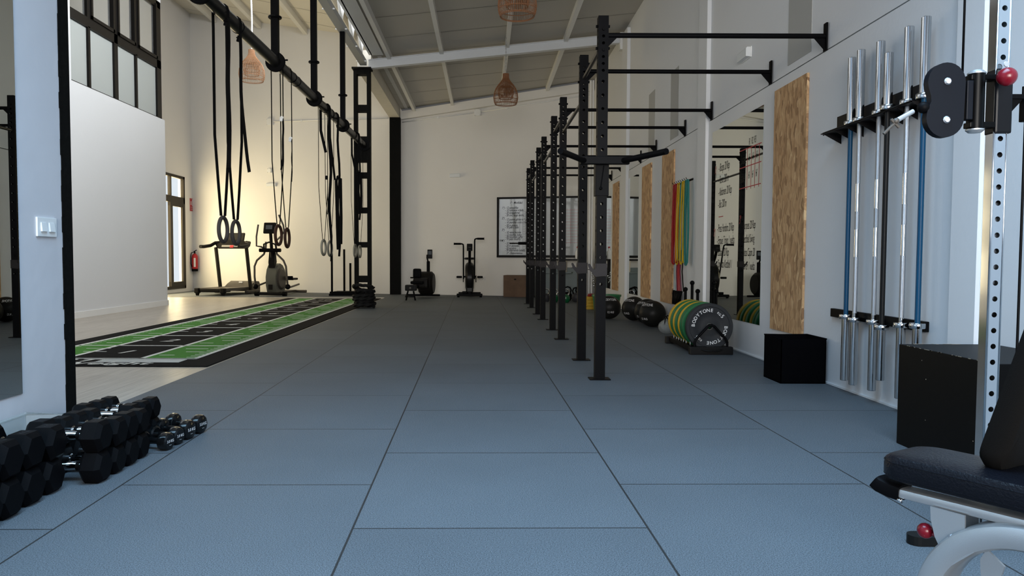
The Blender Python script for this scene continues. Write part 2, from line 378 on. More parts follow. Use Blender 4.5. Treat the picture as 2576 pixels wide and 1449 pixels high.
# far wall (askew), split where the black column stands
def far_seg(name, xa, xb, z1, z2):
    m = MB(); A = Vector((xa, fwy(xa), 0)); B = Vector((xb, fwy(xb), 0)); bk = -FN*0.12
    v = [m.bm.verts.new(q) for q in (A, B, B+bk, A+bk)]+[m.bm.verts.new(q+Vector((0, 0, z))) for q, z in ((A, z1), (B, z2), (B+bk, z2), (A+bk, z1))]
    for q in ((0, 1, 5, 4), (1, 2, 6, 5), (2, 3, 7, 6), (3, 0, 4, 7), (4, 5, 6, 7), (0, 3, 2, 1)): m.face([v[i] for i in q])
    struct(name, m, plaster2)
far_seg('wall_far_left', -8.05, -2.1, zl(-8.05)+.05, zl(-2.1)+.1)
far_seg('wall_far', -2.1, RW+0.1, zr(-2.1)+.05, zr(RW)+.05)
# left wall with the glazed door opening (y 17.1-20.17, z .1-3.0)
m = MB()
m.bb((LW-0.15, 2.5, 0), (LW, 17.05, 7.6)); m.bb((LW-0.15, 20.17, 0), (LW, 21.0, 7.6)); m.bb((LW-0.15, 17.05, 3.0), (LW, 20.17, 7.6)); m.bb((LW-0.15, 17.05, 0), (LW, 20.17, 0.10))
struct('wall_left', m, plaster)
m = MB(); m.bb((-8.1, 2.4, 0), (-2.35, 2.5, 7.6)); struct('wall_left_front', m, plaster)
# wall on the left of the camera, ending in the black steel post
m = MB(); m.bb((LX-0.22, -3.6, 0), (LX, 4.0, 4.9)); struct('wall_near_left', m, mat('plaster_near', (0.60, 0.585, 0.60), 0.8, noise=0.04, ns=3, bump=0.35, bs=7))
m = MB(); m.bb((LX-0.225, 4.0, 0), (LX+0.004, 4.085, 4.9))
for i in range(60):
    z = i*0.08; m.box((LX+0.003, 4.0-random.uniform(0, 0.008), z+0.04), (0.004, 0.012+random.uniform(0, .012), 0.082))
struct('trim_5', m, blackpaint)
# back wall behind the camera around the opening
m = MB(); m.bb((LX-0.2, -3.7, 3.3), (RW+.1, -3.6, 5.1)); m.bb((LX-0.2, -3.7, 0), (-1.95, -3.6, 3.3)); m.bb((2.35, -3.7, 0), (RW+.1, -3.6, 3.3)); m.bb((-1.95, -3.7, 0), (2.35, -3.6, 0.25))
struct('wall_back', m, wallpaint)
m = MB()
for x in (-1.95, -0.9, 0.2, 1.25, 2.3): m.bb((x, -3.55, 0.25), (x+0.05, -3.48, 3.3))
for z in (0.25, 1.3, 2.3, 3.25): m.bb((-1.95, -3.55, z), (2.35, -3.48, z+0.05))
struct('window_4', m, blackalu)
# roofs
def slab(name, xa, za, xb, zb, y0, y1, mt, th=0.06):
    m = MB(); v = [m.bm.verts.new(Vector(q)) for q in ((xa, y0, za), (xb, y0, zb), (xb, y1, zb), (xa, y1, za), (xa, y0, za+th), (xb, y0, zb+th), (xb, y1, zb+th), (xa, y1, za+th))]
    for q in ((0, 3, 2, 1), (4, 5, 6, 7), (0, 1, 5, 4), (2, 3, 7, 6), (0, 4, 7, 3), (1, 2, 6, 5)): m.face([v[i] for i in q])
    for k in range(21):      # sheet seams
        y = y0+0.6+k*1.08
        if y < y1: 
            vv = [m.bm.verts.new(Vector(q)) for q in ((xa, y, za-.004), (xb, y, zb-.004), (xb, y+.012, zb-.004), (xa, y+.012, za-.004))]
            m.mi = 1; m.face(vv); m.mi = 0
    return struct(name, m, [mt, mat(mt.name+'_seam', (0.16, 0.15, 0.13), 0.6)], tidy=True)
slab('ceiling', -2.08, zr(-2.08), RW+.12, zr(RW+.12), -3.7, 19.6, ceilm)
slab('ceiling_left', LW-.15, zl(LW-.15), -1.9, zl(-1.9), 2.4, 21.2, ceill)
m = MB(); m.bb((-1.98, 2.4, 6.2), (-1.9, 19.4, 6.45)); m.bb((-1.98, 14.2, 4.6), (-1.9, 19.4, 6.3)); struct('wall_clerestory', m, plaster)
for k, x in enumerate((-1.74, -0.79, 0.40, 1.46)):
    m = MB(); m.bb((x-0.035, -3.6, zr(x)-0.115), (x+0.035, fwy(x)-0.02, zr(x)+0.01)); struct('trim_%d' % (6+k), m, whitesteel)
for k, x in enumerate((-7.15, -5.87, -4.60, -3.3)):
    m = MB(); m.bb((x-0.05, 2.5, zl(x)-0.16), (x+0.05, fwy(x)-0.02, zl(x)+0.02)); struct('trim_%d' % (10+k), m, mat('cream_steel', (0.74, 0.72, 0.66), 0.5))
# edge channel of the right roof
m = MB(); m.bb((-2.10, -3.6, zr(-2.1)-0.02), (-2.04, 14.0, zr(-2.1)+0.2)); m.bb((-2.06, -3.6, zr(-2.1)-0.02), (-1.84, 14.0, zr(-2.1)-0.01)); struct('trim_14', m, whitesteel)
# sloping rafter in front of the far bay
rf = thing('roof_rafter', 'white steel rafter sloping across the hall above the lattice column', 'beam')
m = MB(); xa, xb = -2.12, RW; za, zb = 4.345, 4.345+0.104*4.65
for dz0, dz1, wy in ((0, 0.012, 0.12), (0.012, 0.15, 0.07), (0.15, 0.162, 0.12)):
    v = [m.bm.verts.new(Vector((x, 14.1+yy*wy/2, z+dd))) for yy in (-1, 1) for (x, z) in ((xa, za), (xb, zb)) for dd in (dz0, dz1)]
    for q in ((0, 1, 3, 2), (4, 6, 7, 5), (0, 2, 6, 4), (1, 5, 7, 3), (0, 4, 5, 1), (2, 3, 7, 6)): m.face([v[i] for i in q])
m.build('beam', mat('rafter_white', (0.60, 0.62, 0.64), 0.4), rf)
m = MB(); m.bb((RW-0.09, 14.02, 4.70), (RW, 14.18, 5.0)); m.build('end_bracket', whitesteel, rf)
# wall-head beam and ledge on the far wall
m = MB(); A = Vector((-2.05, fwy(-2.05), 4.335))+FN*0.02; B = Vector((RW, fwy(RW), 4.80))+FN*0.02
def skewbox(m, A, B, h, t):
    o = FN*t; v = [m.bm.verts.new(q) for q in (A, B, B+o, A+o)]; v += [m.bm.verts.new(q.co+Vector((0, 0, h))) for q in v[:4]]
    for q in ((0, 1, 5, 4), (1, 2, 6, 5), (2, 3, 7, 6), (3, 0, 4, 7), (4, 5, 6, 7), (0, 3, 2, 1)): m.face([v[i] for i in q])
skewbox(m, A, B, 0.20, 0.10); struct('trim_15', m, plaster2)
m = MB(); skewbox(m, A+Vector((0, 0, .2)), B+Vector((0, 0, .2)), 0.09, 0.03); struct('trim_16', m, mat('grey_fascia', (0.30, 0.31, 0.33), 0.6))
# concrete beam from the lattice column to the black column
m = MB(); m.bb((-2.36, 14.3, 4.37), (-2.11, 19.2, 4.74)); struct('trim_17', m, mat('beam_plaster', (0.60, 0.57, 0.50), 0.9, noise=0.08, ns=5, bump=0.5, bs=9))
# black column on the far wall
bc = MB(); bc.bb((-2.35, 19.0, 0), (-2.09, 19.3, 4.37))
for k in range(6): bc.bb((-2.353, 18.996, 0.7*k+0.5), (-2.087, 19.0, 0.7*k+0.508))
tag(bc.build('steel_column', blackpaint), 'solid black painted column standing against the far cream wall', 'column')

# ------------------------------------------------------------------ office partition with black framed glazing
pa, pb = Vector((-6.05, 5.0, 0)), Vector((-5.98, 14.53, 0))
m = MB(); m.bb((-6.13, 4.6, 0), (-6.03, 14.53, 3.485)); m.bb((-6.13, 4.6, 3.485), (-6.03, 11.27, 6.9)); m.bb((-6.13, 4.6, 5.62), (-6.03, 14.42, 6.9)); struct('wall_partition', m, wallpaint)
m = MB(); m.bb((-6.03, 4.6, 0), (-6.015, 14.545, 0.095)); m.bb((-6.145, 14.53, 0), (-6.015, 14.545, 0.095)); struct('baseboard_partition', m, wplastic)
win = bpy.data.objects.new('window_1', None); C.objects.link(win); win['kind'] = 'structure'
m = MB(); X0, X1 = -6.11, -6.04
def bar(y0, y1, z0, z1, x0=X0, x1=X1): m.bb((x0, y0, z0), (x1, y1, z1))
bar(14.25, 14.43, 3.485, 5.62); bar(12.62, 12.74, 3.485, 5.62)
bar(11.27, 14.43, 4.40, 4.55); bar(11.27, 14.43, 5.50, 5.62); bar(11.27, 14.43, 3.485, 3.50)
for y in (11.83, 13.42): bar(y-.03, y+.03, 3.485, 4.42); bar(y-.05, y+.05, 4.55, 5.55)
for (a, b) in ((11.88, 12.62), (12.74, 13.37), (13.47, 14.25)):
    bar(a, a+.05, 4.55, 5.55, X0, X1+.02); bar(b-.05, b, 4.55, 5.55, X0, X1+.02); bar(a, b, 4.55, 4.60, X0, X1+.02)
m.build('window_frame', blackalu, win)
for (a, b) in ((11.27, 11.80), (11.86, 12.62), (12.74, 13.39), (13.45, 14.25)):
    m = MB(); m.bb((-6.085, a, 3.5), (-6.075, b, 4.41)); m.build('frosted_pane', frost, win)
    m = MB(); m.bb((-6.085, a, 4.55), (-6.080, b, 5.5)); m.build('clear_pane', glass, win)

# ------------------------------------------------------------------ glazed door far left
dr = bpy.data.objects.new('door_1', None); C.objects.link(dr); dr['kind'] = 'structure'
m = MB()
def b2(y0, y1, z0, z1, x0=-7.96, x1=-7.88): m.bb((x0, y0, z0), (x1, y1, z1))
b2(20.10, 20.19, 0.10, 3.01); b2(17.05, 20.19, 2.94, 3.01); b2(17.05, 20.19, 2.30, 2.46); b2(17.05, 20.19, 0.10, 0.17); b2(17.05, 17.12, .1, 3)
b2(19.28, 19.33, 2.46, 2.95); b2(18.2, 18.25, 2.46, 2.95)
m.build('door_frame', darkalu, dr)
m = MB(); b2(19.20, 19.34, 0.17, 2.30, -7.93, -7.86); b2(20.02, 20.10, .17, 2.30, -7.93, -7.88); b2(19.2, 20.1, .17, .28, -7.93, -7.87); b2(19.2, 20.1, 2.2, 2.3, -7.93, -7.87); b2(18.2, 18.3, .17, 2.3)
m.build('sliding_leaf', darkalu, dr)
m = MB(); m.bb((-7.925, 17.1, 0.17), (-7.92, 20.1, 2.3)); m.bb((-7.925, 17.1, 2.46), (-7.92, 20.1, 2.95)); m.build('glass_pane', glass, dr)

# ------------------------------------------------------------------ truss, pipe beam, lattice column
tr = thing('roof_truss', 'white steel lattice truss under the clerestory, above the black pipe beam', 'truss')
m = MB(); m.bb((LX-0.06, 1.0, 4.385), (LX+0.06, 14.0, 4.475)); m.build('bottom_chord', mat('chord_grey', (0.42, 0.42, 0.40), 0.5), tr)
m = MB(); m.bb((LX-0.06, 1.0, 5.15), (LX+0.06, 14.2, 5.24)); m.build('top_chord', whitesteel, tr)
k = 0; y = 13.75
while y > 1.5:
    m = MB(); m.cyl((LX, y, 4.47), (LX, y, 5.16), 0.022, 8); m.cyl((LX, y, 4.47), (LX, y-0.55, 5.16), 0.022, 8); m.cyl((LX, y, 4.47), (LX, y+.4, 5.16), 0.018, 8)
    m.cyl((LX-.09, y, 4.40), (LX+.09, y, 4.40), 0.012, 6)
    m.build('web_bars', mat('web_white', (0.85, 0.85, 0.84), 0.5), tr); y -= 0.95
# lattice column
lc = thing('lattice_column', 'black painted ladder-like steel column at the end of the pipe beam', 'column', (LX-0.04, 14.12, 0))
m = MB()
for s in (-1, 1): m.bb((s*0.12-.028*(1+0), -.09, 0), (s*0.12+.028, .09, 4.33))
m.build('chord', blackpaint, lc)
for z, h in ((4.29, .10), (3.63, .12), (3.06, .12), (2.83, .34), (2.42, .10), (1.78, .10), (1.15, .10), (.52, .12), (.02, .02)):
    m = MB(); m.bb((-.13, -.085, z-h/2), (.13, .085, z+h/2)); m.build('rung', blackpaint, lc)
m = MB(); m.bb((-.175, -.13, 4.33), (.175, .13, 4.36)); m.build('head_plate', blackpaint, lc)
# round pipe beam with hangers
PZ = 2.96; pr = 0.057
pb_ = thing('pipe_beam', 'long round black steel pipe hanging below the truss on square posts', 'beam', (LX, 0, PZ))
m = MB(); m.cyl((0, 3.2, 0), (0, 14.04, 0), pr, 32); m.build('pipe', mat('black_pipe', (0.012, 0.012, 0.012), 0.28), pb_)
m = MB(); m.cyl((0, 14.0, 0), (0, 14.04, 0), 0.11, 24); m.build('end_plate', blacksteel, pb_)
for y in (5.98, 8.12, 9.95, 11.95):
    m = MB(); m.lathe([(pr, -.016), (.098, -.016), (.104, -.010), (.104, .010), (.098, .016), (pr, .016)], (0, y, 0), (0, 1, 0), 32, sm=False); m.cyl((0.095, y, 0.02), (0.13, y, 0.02), .009, 8); m.build('clamp_ring', blacksteel, pb_)
    m = MB(); m.bb((-.036, y-.036, .05), (.036, y+.036, 4.385-PZ)); h = m.build('hanger_post', blacksteel, pb_)
    m = MB(); zf = 3.42-PZ
    m.lathe([(.03, -.011), (.066, -.011), (.07, -.006), (.07, .006), (.066, .011), (.03, .011)], (0, y, zf), (0, 0, 1), 20, sm=False); m.build('flange', blacksteel, h)
for y in (6.0, 6.9, 8.8, 9.0, 10.6, 11.0, 12.9, 13.2):   # small welded bands
    m = MB(); m.torus((0, y, 0), pr+.001, .004, (0, 1, 0), 28, 6); m.build('weld_band', blacksteel, pb_)

# ------------------------------------------------------------------ gymnastic rings
def zpx(y, Y): return CH-(y-649.0)/1922.3*Y
def ring(y, rz, rm, label, sw=0.022, tail=None, buck=None, dx=0.0):
    t = thing('gym_ring', label, 'gymnastic ring', (LX, y, rz-0.118), 0, 'gymnastic rings hanging from the black pipe beam')
    rot = random.uniform(-.08, .08)
    m = MB(); n_ = Vector((math.cos(rot), math.sin(rot), 0)); m.torus((0, 0, .118), .1015, .0165, n_, 40, 12); m.build('ring', rm, t)
    zt = PZ-rz+.118+pr
    m = MB(); zr_ = .118+.105
    path = [(-pr-.006, 0, zt-pr)]+[(-(pr+.006)*math.cos(a), 0, zt-pr+(pr+.006)*math.sin(a)) for a in (0.5, 1.0, 1.57, 2.1, 2.6)]+[(pr+.006, 0, zt-pr)]
    L_ = [(-.012, -.012, zr_+.01), (-.030, -.01, zr_+.25)]+[(-pr-.004+.0*k, 0, zr_+.25+(zt-pr-zr_-.25)*f) for k, f in enumerate((.3, .6, .9))]+path
    R_ = [(pr+.004, 0, zr_+.25+(zt-pr-zr_-.25)*f) for f in (.9, .6, .3)]+[(.030, .01, zr_+.25), (.012, .012, zr_+.01)]
    m.ribbon(L_+R_, sw, (0.25, 1, 0) if sw < .02 else (0.6, .8, 0)); m.ribbon([(.012, .012, zr_+.01), (.0, .02, zr_-.012), (-.012, -.012, zr_+.01)], sw, (0, 1, 0)); m.build('strap', strapm, t)
    if buck is not None:
        zb = buck-rz+.118; m = MB(); m.box((pr-.012, -.004, zb), (.030, .014, .055), Matrix.Rotation(.25, 3, 'Y'), .004); m.cyl((pr-.03, -.01, zb+.01), (pr+.01, -.01, zb+.01), .006, 8); m.build('buckle', blacksteel if tail is None or tail[3] else wplastic, t)
    if tail is not None:
        z0, z1, wdt, _, bend = tail; z0 = z0-rz+.118; z1 = z1-rz+.118
        m = MB(); pts = [(pr+.004+bend*((i/12)**3), -.01+.012*math.sin(i*.9), z0+(z1-z0)*i/12) for i in range(13)]
        m.ribbon(pts, wdt, (1, -.35, 0)); m.build('strap_tail', strapm, t)
    return t
ring(6.45, 1.145, ringm, 'dark grey ring nearest the camera, hanging in front of the treadmill', .026, (2.90, 1.66, .044, True, .0), 2.86)
ring(6.78, 1.13, ringm, 'second dark grey ring, just behind the nearest one by the treadmill', .026, (2.86, 1.66, .032, True, .07), 2.82)
ring(8.18, 1.15, ringw, 'brown ring hanging in front of the elliptical trainer, left of its pair', .018, (2.36, 1.84, .022, False, -.02), 2.38)
ring(8.54, 1.13, ringw, 'brown ring by the elliptical handle, right of its pair', .018, (2.20, 1.75, .010, False, .0), 2.22)
ring(10.47, 1.05, ringl, 'pale ring of the third pair, left one in front of the sled', .014, (2.0, 1.5, .01, True, 0), 2.0)
ring(10.90, 1.04, ringl, 'pale ring of the third pair, right one beside a folded strap', .014)
ring(13.02, 1.03, ringl, 'edge-on pale ring beside the lattice column, left one', .013, (2.1, 1.6, .01, True, 0))
ring(13.50, 1.02, ringl, 'edge-on pale ring nearest the lattice column', .013)
def strap(y, zb, wd, label, fold=False, sharp=False, dx=0.0):
    t = thing('suspension_strap', label, 'training strap', (LX+dx, y, zb), 0, 'training straps hung over the black pipe beam')
    zt = PZ-zb; m = MB()
    pts = [(pr+.006, 0, .0)]+[(pr+.006+.012*math.sin(i*1.1), .01*math.sin(i), zt*i/12) for i in range(1, 12)]+[((pr+.006)*math.cos(a), 0, zt+(pr+.006)*math.sin(a)) for a in (0, .5, 1, 1.57, 2.1, 2.6, 3.14)]+[(-pr-.004, 0, zt-.3), (pr-.05, 0, zt-.6 if not fold else zt*.55)]
    n_ = len(pts); ws = [wd*(.25 if sharp and i == 0 else .6 if sharp and i == 1 else 1) for i in range(n_)]
    m.ribbon(pts, wd, (1, -.3, 0), .004, ws); m.build('webbing', strapm, t)
    if fold:
        m = MB(); h = zt*.56
        m.ribbon([(pr+.035, -.01, .18), (pr+.04, -.01, h*.5), (pr+.032, 0, h), (pr, 0, h+.03), (pr-.03, 0, h-.03), (pr-.02, .01, h*.4), (pr-.01, .01, .10)], wd*1.3, (1, -.4, 0), .012); m.build('folded_loop', strapm, t)
        m = MB(); m.torus((pr, -.01, h+.02), .022, .006, (0, 1, 0), 16, 6); m.build('buckle', blacksteel, t)
    return t
strap(10.62, .86, .040, 'wide black strap ending in a point between the third pair of rings', sharp=True, dx=.0)
strap(11.25, .93, .034, 'folded black strap with buckle right of the third pair of rings', fold=True)
strap(12.98, 1.55, .032, 'folded black strap with buckle just left of the lattice column', fold=True, dx=.02)

# ------------------------------------------------------------------ power rig
UY = [5.75, 6.84, 8.60, 9.73, 11.36, 12.47, 14.08, 15.30]; UX = 0.872; UW = 0.075; UZ = 2.70
rig = thing('wall_mounted_rig', 'long black pull-up rig of eight uprights tied to the right wall', 'power rack', (UX, 5.75, 0))
HOLES = [0.72+0.1*i for i in range(16)]+[2.30+0.05*i for i in range(7)]
def upright(mb):
    h = UW/2; rh = 0.0115; ns = 10
    for side in range(4):
        a = side*PI/2; nx, ny = math.cos(a), math.sin(a); Nn = Vector((nx, ny, 0)); T = Vector((-ny, nx, 0))
        def P(u, z): return mb.bm.verts.new(Nn*h+T*u+Vector((0, 0, z)))
        z = 0.008
        for hz in HOLES:
            z0, z1 = hz-.02, hz+.02
            mb.face([P(-h, z), P(h, z), P(h, z0), P(-h, z0)], False)
            C_ = [P(rh*math.cos(2*PI*k/ns+PI/4), hz+rh*math.sin(2*PI*k/ns+PI/4)) for k in range(ns)]
            # outer box split in ns points
            O_ = []
            for k in range(ns):
                an = 2*PI*k/ns+PI/4; c_, s_ = math.cos(an), math.sin(an); q = min(h/abs(c_) if abs(c_) > 1e-6 else 9, .02/abs(s_) if abs(s_) > 1e-6 else 9); O_.append((q*c_, hz+q*s_))
            OV = [P(*q) for q in O_]
            for k in range(ns): mb.face([OV[k], OV[(k+1) % ns], C_[(k+1) % ns], C_[k]], False)
            # corner fill
            for (sx, sz) in ((1, 1), (-1, 1), (-1, -1), (1, -1)):
                for k in range(ns):
                    p0, p1 = O_[k], O_[(k+1) % ns]
                    onx0 = abs(abs(p0[0])-h) < 1e-5; onx1 = abs(abs(p1[0])-h) < 1e-5
                    if onx0 != onx1 and ((p0[0]+p1[0])*sx > 0) and ((p0[1]+p1[1]-2*hz)*sz > 0): mb.face([OV[k], P(sx*h, hz+sz*.02), OV[(k+1) % ns]], False)
            z = z1
        mb.face([P(-h, z), P(h, z), P(h, UZ-.003), P(-h, UZ-.003)], False)
    mb.bb((-h, -h, UZ-.004), (h, h, UZ), 0.0015)
for i, y in enumerate(UY):
    dy = y-5.75; m = MB(); upright(m)
    u = m.build('upright', blacksteel, rig, (0, dy, 0), tidy=False)
    m = MB(); m.bb((-.078, -.06, 0.001), (.078, .06, .008)); m.build('foot_plate', blacksteel, u)
    for z in (2.47, 2.63):
        for s in (-1, 1): m = MB(); m.cyl((s*UW/2, 0, z), (s*(UW/2+.014), 0, z), .011, 6); m.build('bolt', blacksteel, u)
    for z in (.92, 2.45, 2.60): m = MB(); m.cyl((0, -UW/2, z), (0, -UW/2-.008, z), .010, 6); m.build('bolt', blacksteel, u)
    m = MB(); L_ = RW-UX; m.cyl((UW/2, dy, 2.565), (L_-.01, dy, 2.565), .0185, 16); b_ = m.build('wall_bar', blacksteel, rig)
    m = MB(); m.bb((L_-.012, dy-.025, 2.455), (L_, dy+.025, 2.66)); m.prism([(0, 0), (-.08, .0), (0, -.09)], (L_-.012, dy, 2.55), (1, 0, 0), (0, 0, 1), .008)
    m.build('wall_bracket', blacksteel, b_); m = MB(); m.prism([(0, 0), (.07, .0), (0, -.07)], (UW/2, dy, 2.55), (1, 0, 0), (0, 0, 1), .008); m.build('post_bracket', blacksteel, b_)
    if i < 7:
        z = 2.50 if i % 2 == 0 else 2.315; d2 = UY[i+1]-5.75
        m = MB(); m.cyl((0, dy+UW/2, z), (0, d2-UW/2, z), .0165, 14); m.build('pull_up_bar', mat('worn_bar', (0.05, 0.045, 0.04), 0.35, 0.5), rig)
# dip attachment on the first upright
dp = thing('dip_attachment', 'black V-shaped dip handles hung on the nearest upright', 'dip bar', (UX, 5.75, 0))
m = MB(); s_ = UW/2+.008
for a, b in (((-s_, -s_-.004), (s_, -s_)), ((-s_, s_), (s_, s_+.004))): m.bb((a[0], a[1], 1.38), (b[0], b[1], 1.66))
m.bb((-s_-.004, -s_, 1.38), (-s_, s_, 1.66)); m.bb((s_, -s_, 1.38), (s_+.004, s_, 1.66)); m.build('sleeve', blacksteel, dp)
m = MB(); m.bb((-.17, -s_-.07, 1.605), (.19, -s_-.012, 1.662), .004); m.build('crossbar', blacksteel, dp)
for s in (-1, 1):
    m = MB(); m.cyl((s*.135, -s_-.04, 1.63), (s*.36, -.53, 1.64), .0215, 18); m.build('handle', blacksteel, dp)
m = MB(); m.cyl((.01, -s_-.01, 1.60), (-.012, -s_-.012, 1.44), .004, 6); m.ball((-.012, -s_-.014, 1.432), .012, 10); m.build('locking_pin', blacksteel, dp)
# J hooks
def jhook():
    t = thing('j_hook', '', 'j-hook', (UX, UY[0], .78), 0, 'J-hooks on the rig uprights')
    s_ = UW/2+.001; m = MB()
    for q in ((-s_-.006, -s_, -s_, s_), (s_, -s_, s_+.006, s_)): m.bb((q[0], q[1], 0), (q[2], q[3], .095))
    m.bb((-s_, -s_-.006, 0), (s_, -s_, .095)); m.build('collar', mat('hook_black', (0.02, 0.017, 0.017), 0.45), t)
    m = MB(); m.prism([(.038, .005), (.038, .093), (-.035, .092), (-.037, .062), (-.052, .050), (-.066, .060), (-.082, .090), (-.092, .094), (-.100, .086), (-.088, .052), (-.060, .015), (-.040, -.005)], (0, -s_-.004, 0), (1, 0, 0), (0, 0, 1), .010)
    m.bb((-.095, -.035, .046), (-.036, .03, .052)); m.build('hook', mat('hook_black', (0.02, 0.017, 0.017), 0.45), t); return t
jh = jhook()
nm = ['nearest', 'second', 'third', 'fourth', 'fifth', 'sixth', 'seventh', 'farthest']
for i, y in enumerate(UY):
    zz = .78
    lab = 'black J-hook on the %s upright of the rig from the camera' % nm[i]
    if i == 0: jh.location = (UX, y, zz); jh['label'] = lab
    else: dup(jh, (UX, y, zz), 0, lab)
pg = thing('storage_peg', 'black sleeved bar sticking out left from the farthest upright', 'bar', (UX, 15.3, 1.21))
m = MB(); m.cyl((-UW/2-.001, 0, 0), (-.20, 0, 0), .028, 16); m.build('sleeve', blacksteel, pg)
m = MB(); m.cyl((-.20, 0, 0), (-.37, 0, 0), .013, 12); m.build('peg', darkmach, pg)

# ------------------------------------------------------------------ right wall: OSB, mirrors, panels
def osbp(y0, y1, lab):
    m = MB(); m.bb((-.019, -(y1-y0)/2, 0), (-.001, (y1-y0)/2, 2.06))
    tag(m.build('osb_panel', osbm, None, (RW, (y0+y1)/2, .305)), lab, 'wood panel', 'OSB panels on the right wall')
osbp(6.03, 6.70, 'widest-looking OSB panel, the one nearest the barbells'); osbp(10.22, 10.90, 'OSB panel just left of the hanging resistance bands')
osbp(11.62, 12.28, 'OSB panel between the far mirror and the panel by the bands'); osbp(14.42, 15.06, 'smallest-looking OSB panel, farthest along the right wall')
def mirr(name, y0, y1, z0, z1, x, lab, s=-1):
    t = thing(name, lab, 'mirror', (x, (y0+y1)/2, z0), 0, 'wall mirrors'); h = (y1-y0)/2
    m = MB(); m.bb((0, -h, 0), (s*.005, h, z1-z0)); m.build('glass', mirror, t)
    return t
mr1 = mirr('wall_mirror', 6.99, 8.55, .305, 2.31, RW, 'large mirror with workout notes written on it in marker')
mirr('wall_mirror', 12.58, 13.50, .305, 2.31, RW, 'far mirror on the right wall between two OSB panels')
mirr('wall_mirror', 15.30, 16.9, .305, 2.31, RW, 'farthest mirror on the right wall, beyond the smallest OSB panel')
mirr('wall_mirror', 0.9, 3.61, .262, 2.75, LX, 'mirror on the left wall beside the light switch', 1)
# notes written on the mirror: text runs towards the camera (-y), up is z
notes = MB()
YC = 7.77; Z0 = .305
def note(txt, y, z, size, mi=0, sh=.25, sx=0.46, slope=-0.08):
    notes.mi = mi
    vs, fs = glyph(txt, sh, bold=-0.008)
    V = [notes.bm.verts.new(Vector((-.0062, (y-v.x*size*sx)-YC, z-Z0+v.y*size+slope*0*v.x))) for v in vs]
    for f in fs: notes.face([V[i] for i in f])
LF = [(8.30, 1.79, 'Biceps 20 Rep'), (8.30, 1.66, 'Remo 200 m'), (8.30, 1.53, 'Abdomen 20 Rep'), (8.30, 1.40, 'Bici 200 m'), (8.32, 1.14, 'Press Hombro 20 Rep'), (8.32, 1.01, 'Empuje Trineo 1 vuelta'), (8.32, .885, 'Escalada 20 Rep'), (8.32, .76, 'Zancadas Kettlbell 1')]
for y, z, s in LF: note('- '+s, y, z+.06, .125)
note('1º)', 8.44, 1.84, .12, 1); note('2º)', 8.44, 1.16, .12, 1); note('3º', 7.60, 1.26, .12, 1)
for z, s in ((1.14, 'Burpees 20 Rep'), (1.01, 'Kettlbell Swing'), (.88, 'Saltos Cajon 20'), (.75, 'Correr 1 vuelta')): note('- '+s, 7.52, z+.06, .115)
note('R1  R2  R3', 7.37, 2.00, .095); note('Lucía', 7.60, 1.84, .14); note('Isabel', 7.60, 1.66, .14)
for j in range(3):
    for z in (1.85, 1.68): note('H', 7.37-j*.10, z, .10); note('/', 7.35-j*.10, z, .10)
notes.mi = 1
for z in (1.97, 1.80, 1.60): notes.bb((-.0064, 7.03-YC, z-Z0), (-.006, 7.62-YC, z-Z0+.008))
for y in (7.40, 7.29, 7.19, 7.08): notes.bb((-.0064, y-YC, 1.58-Z0), (-.006, y+.006-YC, 1.98-Z0))
notes.bb((-.0064, 8.12-YC, 1.36-Z0), (-.006, 8.27-YC, 1.368-Z0))
notes.build('marker_notes', [inkk, inkr], mr1, tidy=False)['label'] = 'handwritten workout notes in black and red marker'
for y0, y1, lab in ((6.03, 6.49, 'grey painted strip on the upper wall above the big OSB panel'), (10.12, 10.55, 'grey painted strip on the upper wall, middle one of three'), (11.52, 11.95, 'grey painted strip on the upper wall, farthest of three')):
    m = MB(); m.bb((RW+.006, y0, 2.53), (RW+.012, y1, 3.44)); tag(m.build('wall_strip', greypaint), lab, 'wall panel', 'grey strips high on the right wall')
def emer(loc, rz, lab):
    t = thing('emergency_light', lab, 'emergency light', loc, rz, 'emergency lights'); m = MB()
    m.bb((-.14, -.012, -.05), (.14, 0, .05), .004); m.build('base', wplastic, t)
    m = MB(); m.prism([(-.012, -.045), (-.055, -.042), (-.055, .03), (-.045, .045), (-.012, .045)], (0, 0, 0), (0, 1, 0), (0, 0, 1), .26); m.build('diffuser', mat('lamp_cover', (0.72, 0.74, 0.74), 0.3), t)
    return t
emer((RW+.012, 7.52, 2.89), R(90)*-1, 'white emergency light on the upper right wall between two rig bars')
emer((-.72, fwy(-.72), 2.93), FWA, 'white emergency light on the far wall above the exercise bike')
emer((-5.58, fwy(-5.58), 2.81), FWA, 'white emergency light on the far left wall between straps')

